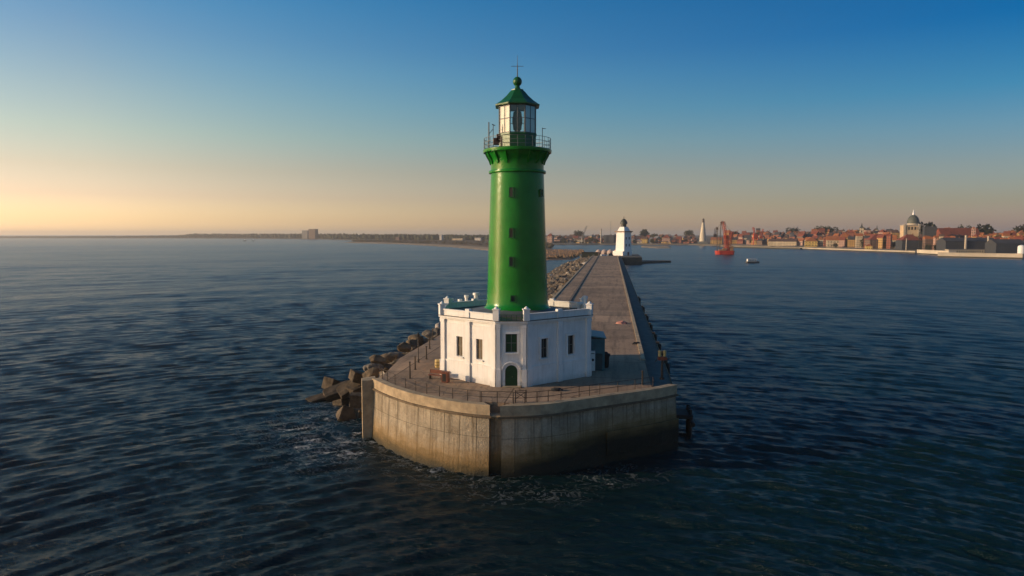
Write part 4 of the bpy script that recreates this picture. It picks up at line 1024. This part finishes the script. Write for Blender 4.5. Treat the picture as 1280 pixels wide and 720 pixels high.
def spired_tower(px, off, wpx, body, tip, label):
    Y = shore_depth(px) + off; u = Y / F; z0 = zg(off); zb, zt = at_depth(px, body, Y).z - z0, at_depth(px, tip, Y).z - z0
    t = thing('church_tower', ((px - 640) / F * Y, Y, z0), label, 'church tower', R(-25))
    m = MB(); m.box((0, 0, zb / 2), (wpx * u, wpx * u, zb)); m.build('wall', facade_material('facade_cream', WALLS['cream']), t)
    m = MB(); m.lathe([(wpx * u * .72, zb), (wpx * u * .3, zb + (zt - zb) * .35), (.1, zt)], 4, a0=R(45)); m.build('spire', pmat('spire_slate', (.06, .065, .06), .6, .2, 1), t)
    m = MB(); m.box((0, -wpx * u / 2 - .1, zb * .8), (1.4, .25, 2.4)); m.build('louvre', M_WINDARK, t)
spired_tower(1075.5, 150, 5, 285, 278.5, 'slim cream church tower with dark spire left of the domed church')
spired_tower(1094.5, 260, 3.2, 287.5, 281, 'thin far tower with dark cap between the spired tower and the domed church')
spired_tower(1053, 260, 3, 289, 285.5, 'small far tower with dark cap behind the ochre house')
# pylons / chimneys before the slate warehouses
def pylon(px, off, top, r, mat, label, name='pylon', cat='pylon'):
    Y = shore_depth(px) + off; z0 = zg(off) if off > 0 else 0; zt = at_depth(px, top, Y).z - z0
    t = thing(name, ((px - 640) / F * Y, Y, z0), label, cat)
    m = MB(); m.lathe([(r * 1.15, 0), (r, 1.5), (r * .92, zt - .6)], 10); m.build('shaft', mat, t, True)
    m = MB(); m.lathe([(r * 1.2, zt - .6), (r * 1.25, zt - .1), (r * .5, zt)], 10); m.build('cap', mat, t, True)
pylon(1206, 10, 294, 1.4, M_QUAY, 'pale round pylon before the middle of the long dark slate warehouse')
pylon(1234, 10, 295, 1.25, M_QUAY, 'pale round pylon between the two dark slate warehouses')
pylon(1181, 10, 298, .5, M_GREYIRON, 'thin grey mast at the left end of the long dark slate warehouse', 'mast', 'mast')
pylon(1147.5, -6, 290, .45, M_BLACK, 'thin black mast standing at the water below the domed church', 'mast', 'mast')
pylon(1132, 12, 298, .7, M_QUAY, 'pale column before the arcade block below the domed church', 'column', 'column')
pylon(751, 20, 286, 1.5, M_QUAY, 'pale slim column tower left of the white lighthouse', 'column_tower', 'tower')
pylon(763, 120, 276, .3, M_GREYIRON, 'thin tall radio mast behind the blue grey block', 'radio_mast', 'mast')
# storage tank at far right
Y = 745; x = (1276 - 640) / F * Y
t = thing('storage_tank', (x, Y, 2.4), 'small white round storage tank at the right end of the quay', 'tank')
m = MB(); m.lathe([(3.6, 0), (3.6, 8), (2.8, 9.4), (1, 10)], 20); m.build('shell', M_WHITE, t, True)
m = MB(); m.lathe([(.6, 10), (.6, 10.7), (.3, 10.9)], 10); m.build('vent', M_GREYIRON, t)
# long quay walls / breakwater of the marina
def long_block(x0, x1, y0px, y1px, h, dpt, mat, name, label, cat):
    a_, b_ = ground_at(x0, y0px, 0), ground_at(x1, y1px, 0); d = (b_ - a_); L = d.length; ang = math.atan2(d.y, d.x); c = (a_ + b_) / 2
    t = thing(name, (c.x, c.y, 0), label, cat, ang)
    m = MB(); m.box((0, dpt / 2, h / 2 - 1.5), (L, dpt, h + 3)); m.build('wall', mat, t)
    m = MB(); m.box((0, dpt / 2, h + .15), (L + .6, dpt + .6, .3)); m.build('top', M_QUAY, t)
    m = MB(); m.box((0, -.06, .35), (L, .1, 1.5)); m.build('weed_band', pmat('weed', (.03, .03, .02), .8, .3, .5), t)
long_block(1172, 1278, 321.2, 323.4, 4.6, 6, M_QUAY, 'breakwater', 'long cream breakwater wall at the right edge below the slate warehouses', 'breakwater')
long_block(1146, 1186, 317.2, 319.4, 5.0, 8, pmat('pale_quay', (.55, .47, .36), .8, .2, .1), 'quay_wall', 'short pale quay wall below the domed church', 'quay wall')
long_block(1000, 1144, 311.5, 316.6, 2.7, 5, M_QUAY, 'quay_wall', 'long low stone quay wall below the yellow and cream buildings', 'quay wall')
long_block(900, 1000, 309.2, 311.8, 2.2, 5, pmat('dark_quay', (.05, .05, .045), .9, .3, .2), 'quay_wall', 'dark low quay wall right of the red crane ship', 'quay wall')
H(1222, 6, 76, 312.5, 'cream', 'grey', 'flat', 'very long low cream shed on the quay before the slate warehouses', 'shed', 'quay_shed', rz=-4, depth=8)
# white cone tower
Y = 1530; u = Y / F; x = (878 - 640) / F * Y
t = thing('cone_tower', (x, Y, 2.5), 'tall white cone shaped tower with dark tip left of the red crane ship', 'tower', R(-20))
zt = at_depth(878, 273, Y).z - 2.5
m = MB(); m.lathe([(4.4 * u, 0), (4.3 * u, zt * .15), (2.6 * u, zt * .6), (1.5 * u, zt * .84)], 20); m.build('cone', pmat('cone_cream', (.56, .49, .37), .7, .15, .2), t, True)
m = MB(); m.lathe([(1.5 * u, zt * .84), (1.35 * u, zt * .97), (.5 * u, zt)], 14); m.build('tip', pmat('cone_tip', (.12, .1, .08), .7, .2, 1), t, True)
m = MB(); m.box((0, -3 * u, 3), (12 * u, 8, 6)); m.build('base', M_GREYIRON, t)
# cranes on land
def lattice(mb, a_, b_, w, n):
    a_, b_ = Vector(a_), Vector(b_); d = (b_ - a_).normalized(); s1 = d.orthogonal().normalized() * w / 2; s2 = d.cross(s1)
    off = [s1 + s2, s1 - s2, -s1 - s2, -s1 + s2]; th = w * .15
    for o_ in off: mb.bar(a_ + o_, b_ + o_, th)
    for k in range(n):
        p0, p1 = a_.lerp(b_, k / n), a_.lerp(b_, (k + 1) / n)
        for q in range(4): mb.bar(p0 + off[q], p1 + off[(q + 1) % 4], th * .7)
def harbour_crane(px, off, base_w, py_top, jib, label, mat, depth=None):
    Y = depth or shore_depth(px) + off; u = Y / F; z0 = 2.5; zt = at_depth(px, py_top, Y).z - z0
    t = thing('harbour_crane', ((px - 640) / F * Y, Y, z0), label, 'crane')
    m = MB(); w_ = base_w * u
    for sx_ in (-1, 1):
        for sy_ in (-1, 1): m.bar((sx_ * w_ / 2, sy_ * w_ / 2, 0), (sx_ * w_ * .3, sy_ * w_ * .3, zt * .45), w_ * .13)
    m.box((0, 0, zt * .45), (w_ * .8, w_ * .8, zt * .06)); m.build('portal', mat, t)
    m = MB(); m.box((w_ * .1, 0, zt * .56), (w_ * .8, w_ * .5, zt * .16)); m.build('cab', mat, t)
    m = MB(); lattice(m, (0, 0, zt * .6), (jib[0] * u, 0, at_depth(px, jib[1], Y).z - z0), w_ * .22, 8); m.build('jib', mat, t)
    m = MB(); m.tube((-w_ * .3, 0, zt * .6), (-w_ * .1, 0, zt), w_ * .05, w_ * .05, 6); m.tube((-w_ * .1, 0, zt), (jib[0] * u, 0, at_depth(px, jib[1], Y).z - z0), w_ * .025, w_ * .025, 5); m.build('stay', mat, t)
M_GCRANE = pmat('grey_crane_paint', (.22, .2, .17), .6, .2, .3)
harbour_crane(728.5, 40, 4.5, 289, (4.5, 282.5), 'pale harbour crane with raised jib between green tower and white lighthouse', M_GCRANE)
harbour_crane(943, 45, 7, 285, (-3, 284), 'dark red harbour crane on the quay right of the red crane ship', M_CRANE)
harbour_crane(950, 60, 5, 289, (3, 286), 'smaller dark red harbour crane right of the taller one', M_CRANE)
harbour_crane(893, 80, 5, 286, (2, 283.5), 'brown harbour crane left of the crane ship mast', pmat('brown_crane', (.1, .05, .03), .6, .2, .3))

# ---------------------------------------------------------------- ships
def hull(mb, L, B, z0, z1, bow=.22, n=8):
    xs = [-L / 2, -L / 2 + L * .05] + list(np.linspace(-L / 2 + L * .2, L / 2 - L * bow, 3)) + [L / 2 - L * bow * .4, L / 2]
    bs = [.75, .95, 1, 1, 1, .6, .04]
    P = [(x, -B / 2 * b_) for x, b_ in zip(xs, bs)] + [(x, B / 2 * b_) for x, b_ in list(zip(xs, bs))[::-1]]
    bot = [(x * .94, y * .8) for x, y in P]; mb.prism(bot, z0, z1, P)
g = ground_at(905.5, 318, 0); u = g.y / F
ship = thing('crane_ship', (g.x, g.y, 0), 'red crane ship with tall lattice booms anchored before the town', 'ship', R(172))
m = MB(); hull(m, 23.5 * u, 8 * u, -1, 4.6 * u); m.build('hull', M_RED, ship)
m = MB(); m.box((-8.3 * u, 0, 6.6 * u), (4.2 * u, 5.5 * u, 4 * u)); m.box((-8.6 * u, 0, 9.3 * u), (3 * u, 4.6 * u, 1.6 * u)); m.build('bridge', pmat('ship_house', (.3, .16, .08), .6, .3, .3), ship, bevel=.1)
m = MB(); m.tube((-6 * u, 0, 4.5 * u), (-6 * u, 0, 9.4 * u), 1.3 * u, 1.1 * u, 12); m.build('crane_pedestal', M_CRANE, ship, True)
m = MB(); lattice(m, (-4.5 * u, 0, 4.6 * u), (2.5 * u, 0, 41 * u), 3.0 * u, 14); m.build('boom', M_CRANE, ship)
m = MB(); lattice(m, (-4.2 * u, 0, 4.6 * u), (-8.0 * u, 0, 29 * u), 3.4 * u, 9); m.build('boom', M_CRANE, ship)
m = MB(); lattice(m, (-1.5 * u, 0, 4.6 * u), (-1.0 * u, 0, 24 * u), 3.2 * u, 7); m.box((-1 * u, 0, 22 * u), (5 * u, 3.4 * u, 3 * u)); m.build('gantry', M_CRANE, ship)
m = MB(); lattice(m, (2.5 * u, 0, 41 * u), (5.0 * u, 0, 38.5 * u), 2.0 * u, 2); m.build('boom_head', MATS.get('ship_mast') or pmat('ship_mast', (.09, .07, .05), .6, .3, .3), ship)
m = MB(); lattice(m, (6 * u, 0, 4.6 * u), (5.0 * u, 0, 40.5 * u), 1.0 * u, 14); m.build('mast', pmat('ship_mast', (.09, .07, .05), .6, .3, .3), ship)
m = MB(); lattice(m, (8.8 * u, 0, 4.6 * u), (9.4 * u, 0, 33 * u), 1.1 * u, 10); m.box((9.4 * u, 0, 32 * u), (2.0 * u, 2 * u, 3 * u)); m.build('mast', MATS['ship_mast'], ship)
m = MB(); m.box((3 * u, 0, 5.4 * u), (8 * u, 5 * u, 1.8 * u)); m.box((0, 1 * u, 6.9 * u), (5 * u, 4 * u, 2 * u)); m.build('deck_house', MATS['ship_house'], ship, bevel=.1)
m = MB()
for a_, b_ in (((2.5, 41), (5, 40.5)), ((2.5, 41), (9.4, 33)), ((-8.5, 27), (2.5, 41)), ((-8.5, 27), (-9, 10))): m.tube((a_[0] * u, 0, a_[1] * u), (b_[0] * u, 0, b_[1] * u), .12 * u, .12 * u, 5)
m.build('cable', M_RAIL, ship)
g = ground_at(941, 328.6, 0); u = g.y / F
bt = thing('boat', (g.x, g.y, 0), 'small white passenger boat on the water in front of the red crane ship', 'boat', R(4))
m = MB(); hull(m, 17.5 * u, 5 * u, -.6, 1.9 * u, .3); m.build('hull', pmat('boat_hull', (.10, .09, .085), .5, .2, 1), bt)
m = MB(); m.box((-1.5 * u, 0, 3.3 * u), (11.5 * u, 3.8 * u, 2.8 * u)); m.build('cabin', M_WHITE, bt, bevel=.12)
for k in range(5): m = MB(); m.box(((-6 + k * 2.1) * u, -1.95 * u, 3.4 * u), (1.2 * u, .1, 1.0 * u)); m.build('window', M_WINDARK, bt)
m = MB(); m.box((-1.5 * u, 0, 4.85 * u), (12.2 * u, 4.2 * u, .3 * u)); m.build('roof', M_WHITE, bt)
m = MB(); m.tube((2 * u, 0, 4.9 * u), (2 * u, 0, 7.4 * u), .12 * u, .08 * u, 6); m.build('mast', M_GREYIRON, bt)
for k, (px, py, w_) in enumerate(((306, 301.3, 5), (317, 301.2, 4))):
    g = ground_at(px, py, 0); u = g.y / F
    b2 = thing('boat', (g.x, g.y, 0), ('tiny dark boat on the hazy water under the left forest', 'tiny dark boat just right of its twin on the hazy left water')[k], 'boat')
    m = MB(); hull(m, w_ * u, 1.5 * u, -.5, .7 * u); m.build('hull', M_GREYIRON, b2)
    m = MB(); m.box((-.5 * u, 0, 1.1 * u), (1.4 * u, .9 * u, .9 * u)); m.build('cabin', M_WHITE, b2)
# ---------------------------------------------------------------- buildings on the left coast
def coast_block(px, off, wpx, top, wall, label, depth=26, rz=-20, name='apartment_block'):
    Y = coast_depth(px) + off; u = Y / F; z0 = 3; hh = at_depth(px, top, Y).z - z0
    t = thing(name, ((px - 640) / F * Y, Y, z0), label, 'building', R(rz))
    m = MB(); m.box((0, 0, hh / 2), (wpx * u, depth, hh)); m.build('wall', facade_material('facade_' + wall, WALLS[wall]), t)
    m = MB(); m.box((0, 0, hh + .4), (wpx * u + 1, depth + 1, .8)); m.build('roof', pmat('roof_grey', ROOFS['grey']), t)
coast_block(392.5, 30, 9.5, 286.5, 'brown', 'tall brown high rise block above the left forest')
coast_block(384, 22, 8, 288.3, 'grey', 'grey lower block leaning against the tall brown high rise', 30)
for k, (px, w_, top, c_, lb) in enumerate(((552, 3, 294, 'white', 'small white tower block among the trees left of the green tower'), (573, 14, 298, 'cream', 'long low cream building at the spit left of the green tower'), (598, 8, 297.2, 'white', 'low white building right beside the green tower'), (498, 5, 296.5, 'brown', 'small brown block among the trees over the spit'))):
    coast_block(px, 5, w_, top, c_, lb, 14)
# ---------------------------------------------------------------- shed, vehicles and tents at the pier end
def pier_site(l, s, z=5.6): q = pier_to_world(l, s); q.z = z; return q
t = thing('shed', pier_site(-17.5, 552), 'dark green flat shed at the left of the pier end', 'shed', -PIER_A)
m = MB(); m.box((0, 0, 2), (13, 6, 4)); m.build('wall', pmat('dark_green_wall', (.022, .03, .02), .7, .3, .4), t)
m = MB(); m.box((0, 0, 4.15), (13.8, 6.8, .3)); m.build('roof', M_BLACK, t)
m = MB(); m.box((3, -3.03, 1.2), (1.4, .1, 2.4)); m.build('door', M_GREYIRON, t)
def tent(l, s, label):
    t = thing('dome_tent', pier_site(l, s), label, 'tent', 0, 'pale dome tents at the pier end')
    m = MB(); m.lathe([(3.3, 0), (3.3, 1.2), (2.9, 2.9), (1.8, 4.2), (.3, 4.8)], 14); m.build('canopy', pmat('pale_canvas', (.45, .34, .29), .8, .15, 1), t, True)
    m = MB(); m.box((0, -3.25, 1.1), (1.3, .3, 2.1)); m.build('flap', pmat('dark_flap', (.1, .08, .07), .8, .2, 1), t)
for k in range(5): tent(-12 + k * 5.2, 628 - k * 1.5, 'pale pinkish dome tent in the row left of the white lighthouse')
def van(l, s, rz, label, mat):
    t = thing('van', pier_site(l, s), label, 'van', R(rz))
    m = MB(); m.add([(-2.5, -.95, .45), (2.5, -.95, .45), (2.5, .95, .45), (-2.5, .95, .45), (-2.5, -.9, 2.3), (1.5, -.85, 2.3), (1.5, .85, 2.3), (-2.5, .9, 2.3), (2.5, -.9, 1.25), (2.5, .9, 1.25)],
                    [(0, 3, 2, 1), (0, 1, 8, 5, 4), (2, 3, 7, 6, 9), (3, 0, 4, 7), (4, 5, 6, 7), (5, 8, 9, 6), (1, 2, 9, 8)]); m.build('body', mat, t)
    m = MB(); m.box((1.0, 0, 1.75), (1.0, 1.86, .5)); m.build('window', M_WINDARK, t)
    for x in (-1.6, 1.6):
        for y in (-.9, .9): m = MB(); m.tube((x, y - .1, .38), (x, y + .1, .38), .38, .38, 12); m.build('wheel', M_BLACK, t)
van(-6.5, 560, 10, 'white van parked at the far end of the pier', M_WHITE)
van(-22, 575, 80, 'white van parked behind the dark green shed', M_WHITE)
van(-1.5, 585, 30, 'grey van parked near the dome tents', M_GREYIRON)
# ---------------------------------------------------------------- trees in the town
def tree_meshes(seed):
    rnd = random.Random(seed); mb = MB()
    lobes = [(Vector((rnd.uniform(-.35, .35), rnd.uniform(-.35, .35), .62 + rnd.uniform(-.2, .25))), rnd.uniform(.22, .34)) for _ in range(9)]
    for k in range(520):
        c, r = rnd.choice(lobes); d = Vector((rnd.gauss(0, 1), rnd.gauss(0, 1), rnd.gauss(0, 1))).normalized() * r * rnd.uniform(.6, 1.05); p = c + d
        a_ = Vector((rnd.gauss(0, 1), rnd.gauss(0, 1), rnd.gauss(0, 1))).normalized() * .075; b_ = a_.orthogonal().normalized() * .055
        mb.add([p - a_, p + b_, p + a_, p - b_], [(0, 1, 2, 3)])
    cr = bpy.data.meshes.new('crown'); cr.from_pydata(mb.v, [], mb.f); cr.update()
    tb = MB(); tb.tube((0, 0, 0), (0, 0, .5), .05, .03, 7)
    for k in range(4): t = k * 1.6; tb.tube((0, 0, .35), (.25 * math.cos(t), .25 * math.sin(t), .65), .025, .01, 5)
    tr = bpy.data.meshes.new('trunk'); tr.from_pydata(tb.v, [], tb.f); tr.update()
    return cr, tr
M_LEAF = [pmat('dark_foliage', (.028, .034, .016), .9, .4, 2), pmat('olive_foliage', (.05, .05, .02), .9, .4, 2), pmat('autumn_foliage', (.09, .055, .022), .9, .4, 2)]
M_BARK = pmat('bark', (.06, .045, .03), .9, .3, 4)
TREES = []
for k in range(3):
    c_, t_ = tree_meshes(60 + k); c_.materials.append(M_LEAF[k]); t_.materials.append(M_BARK); TREES.append((c_, t_))
def tree(px, off, hm, k, label, group=None, wide=1.0):
    Y = shore_depth(px) + off
    t = thing('tree', ((px - 640) / F * Y, Y, zg(off) - .2), label, 'tree', random.uniform(0, 6), group); t.scale = (hm * wide, hm * wide, hm)
    for nm, me in zip(('crown', 'trunk'), TREES[k]): o = bpy.data.objects.new(nm, me); COL.objects.link(o); o.parent = t
for px in (1023, 1028, 1034): tree(px, 320, 30, 0, 'large dark tree in the clump standing above the cream gabled building', 'large dark trees above the cream building', 1.1)
tree(1153, 130, 34, 0, 'big dark tree between the domed church and the dark slate block', None, 1.0)
tree(1225, 190, 30, 0, 'dark tree above the right end of the long ochre hall')
rnd = random.Random(33); kinds = ['dark green', 'olive green', 'brown leaved']
for x0, x1, where in zones:
    for k in range(int((x1 - x0) / 8)):
        px = rnd.uniform(x0, x1); off = rnd.choice([22, 60, 130, 220, 330]); kk = rnd.randrange(3)
        hm = {22: rnd.uniform(7, 11), 60: rnd.uniform(9, 14), 130: rnd.uniform(12, 18), 220: rnd.uniform(16, 24), 330: rnd.uniform(22, 31)}[off]
        tree(px, off, hm, kk, '%s tree among the houses %s' % (kinds[kk], where), '%s trees %s' % (kinds[kk], where), rnd.uniform(.8, 1.2))

# ================================================================== SEA
def build_sea():
    th = np.concatenate([np.linspace(-180, -52, 40)[:-1], np.linspace(-52, 52, 861), np.linspace(52, 180, 40)[1:]]) * math.pi / 180
    r = np.concatenate([np.linspace(2, 44, 40)[:-1], np.exp(np.linspace(math.log(44), math.log(620), 680))[:-1], np.exp(np.linspace(math.log(620), math.log(1800), 190))[:-1], np.exp(np.linspace(math.log(1800), math.log(40000), 80))])
    Rr, Th = np.meshgrid(r, th, indexing='ij')
    X = Rr * np.sin(Th); Y = Rr * np.cos(Th)
    sp_ = np.maximum(Rr * .0039, .15); sp_[Rr > 620] *= 1.45; sp_[Rr > 1750] = 1e3; sp_[Rr < 43] = 3.0
    sp_ = np.where(np.abs(Th) > R(52), 1e3, sp_)
    V = np.hypot(X - 4, Y - 14); U = X                      # crests fan out round the pier head
    Z = np.zeros_like(X); g = np.random.default_rng(11)
    for k in range(145):
        if k < 95: lam = 0.5 * (3.2 / .5) ** g.random(); al = g.normal(0, .24); amp = .0118 * lam ** .8
        elif k >= 125: lam = 14 * (60 / 14) ** g.random(); al = g.normal(0, .12); amp = .0016 * lam
        else: lam = 2.6 * (8 / 2.6) ** g.random(); al = g.normal(0, .16); amp = .0070 * lam ** .6
        kk = 2 * math.pi / lam; amp *= g.uniform(.5, 1.2); ph = g.uniform(0, 6.28)
        fade = np.clip((lam / sp_ - 1.8) / 1.6, 0, 1)
        arg = kk * (V * math.cos(al) + U * math.sin(al)) + ph
        Z += amp * fade * (np.cos(arg) + .25 * np.cos(2 * arg))
    gust = .9 + .14 * np.sin(X * .021 + 1.3 * np.sin(Y * .013)) * np.sin(Y * .017 + .8)
    Z *= gust
    # shelter on the harbour side
    l = X * ca - Y * sa; s = X * sa + Y * ca
    Z *= np.where((l > 8) & (s > 85), .8, 1.0)
    # foam where the sea meets wall and rocks
    foam = np.zeros_like(X)
    hp = np.array(HEAD[:iN + 1]); 
    near = (np.hypot(X, Y - 80) < 80)
    lx, sx_ = l[near], s[near]; d = np.full(lx.shape, 1e3)
    for q in hp: d = np.minimum(d, np.hypot(lx - q[0], sx_ - q[1]))
    fn = np.clip(1 - d / 9, 0, 1) ** 1.3 * .75
    d2 = np.full(lx.shape, 1e3)
    for q in ((-33, 74), (-38, 78), (-31, 72), (-36, 84), (-30, 70)): d2 = np.minimum(d2, np.hypot(lx - q[0], sx_ - q[1]))
    fn = np.maximum(fn, np.clip(1 - d2 / 11, 0, 1) ** 1.2)
    d3 = np.full(lx.shape, 1e3)
    for q in ((-9, 61), (-6, 61.5), (-1, 66.5), (1.5, 68)): d3 = np.minimum(d3, np.hypot((lx - q[0]) * .6, sx_ - q[1]))
    fn = np.maximum(fn, .62 * np.clip(1 - d3 / 4.5, 0, 1))
    d4 = np.full(lx.shape, 1e3)
    for q in np.linspace(78, 150, 30): d4 = np.minimum(d4, np.hypot(lx + 39, sx_ - q))
    fn = np.maximum(fn, .8 * np.clip(1 - d4 / 5, 0, 1))
    foam[near] = fn
    nr, nth = X.shape
    co = np.stack([X, Y, Z], -1).reshape(-1, 3)
    i, j = np.meshgrid(np.arange(nr - 1), np.arange(nth - 1), indexing='ij')
    a = (i * nth + j).ravel(); quads = np.stack([a, a + 1, a + nth + 1, a + nth], -1)[:, ::-1]
    me = bpy.data.meshes.new('sea')
    me.vertices.add(len(co)); me.vertices.foreach_set('co', co.ravel())
    me.loops.add(quads.size); me.loops.foreach_set('vertex_index', quads.ravel())
    me.polygons.add(len(quads)); me.polygons.foreach_set('loop_start', np.arange(0, quads.size, 4)); me.polygons.foreach_set('loop_total', np.full(len(quads), 4))
    me.update(calc_edges=True)
    at = me.attributes.new('foam', 'FLOAT', 'POINT'); at.data.foreach_set('value', foam.ravel().astype(np.float32))
    me.polygons.foreach_set('use_smooth', np.ones(len(quads), bool))
    me.materials.append(M_WATER)
    o = bpy.data.objects.new('sea', me); COL.objects.link(o); tag(o, kind='structure')
build_sea()

# ================================================================== HAZE
HAZE = 0.00011
m = bpy.data.materials.new('haze'); m.use_nodes = True; m.node_tree.nodes.clear()
mo = m.node_tree.nodes.new('ShaderNodeOutputMaterial'); pv = m.node_tree.nodes.new('ShaderNodeVolumePrincipled')
pv.inputs['Color'].default_value = (.93, .90, .86, 1); pv.inputs['Density'].default_value = HAZE; pv.inputs['Anisotropy'].default_value = .35
m.node_tree.links.new(pv.outputs[0], mo.inputs['Volume'])
mb = MB(); mb.box((0, 4000, 34), (30000, 16000, 80)); hz = mb.build('haze', m); tag(hz, kind='stuff')
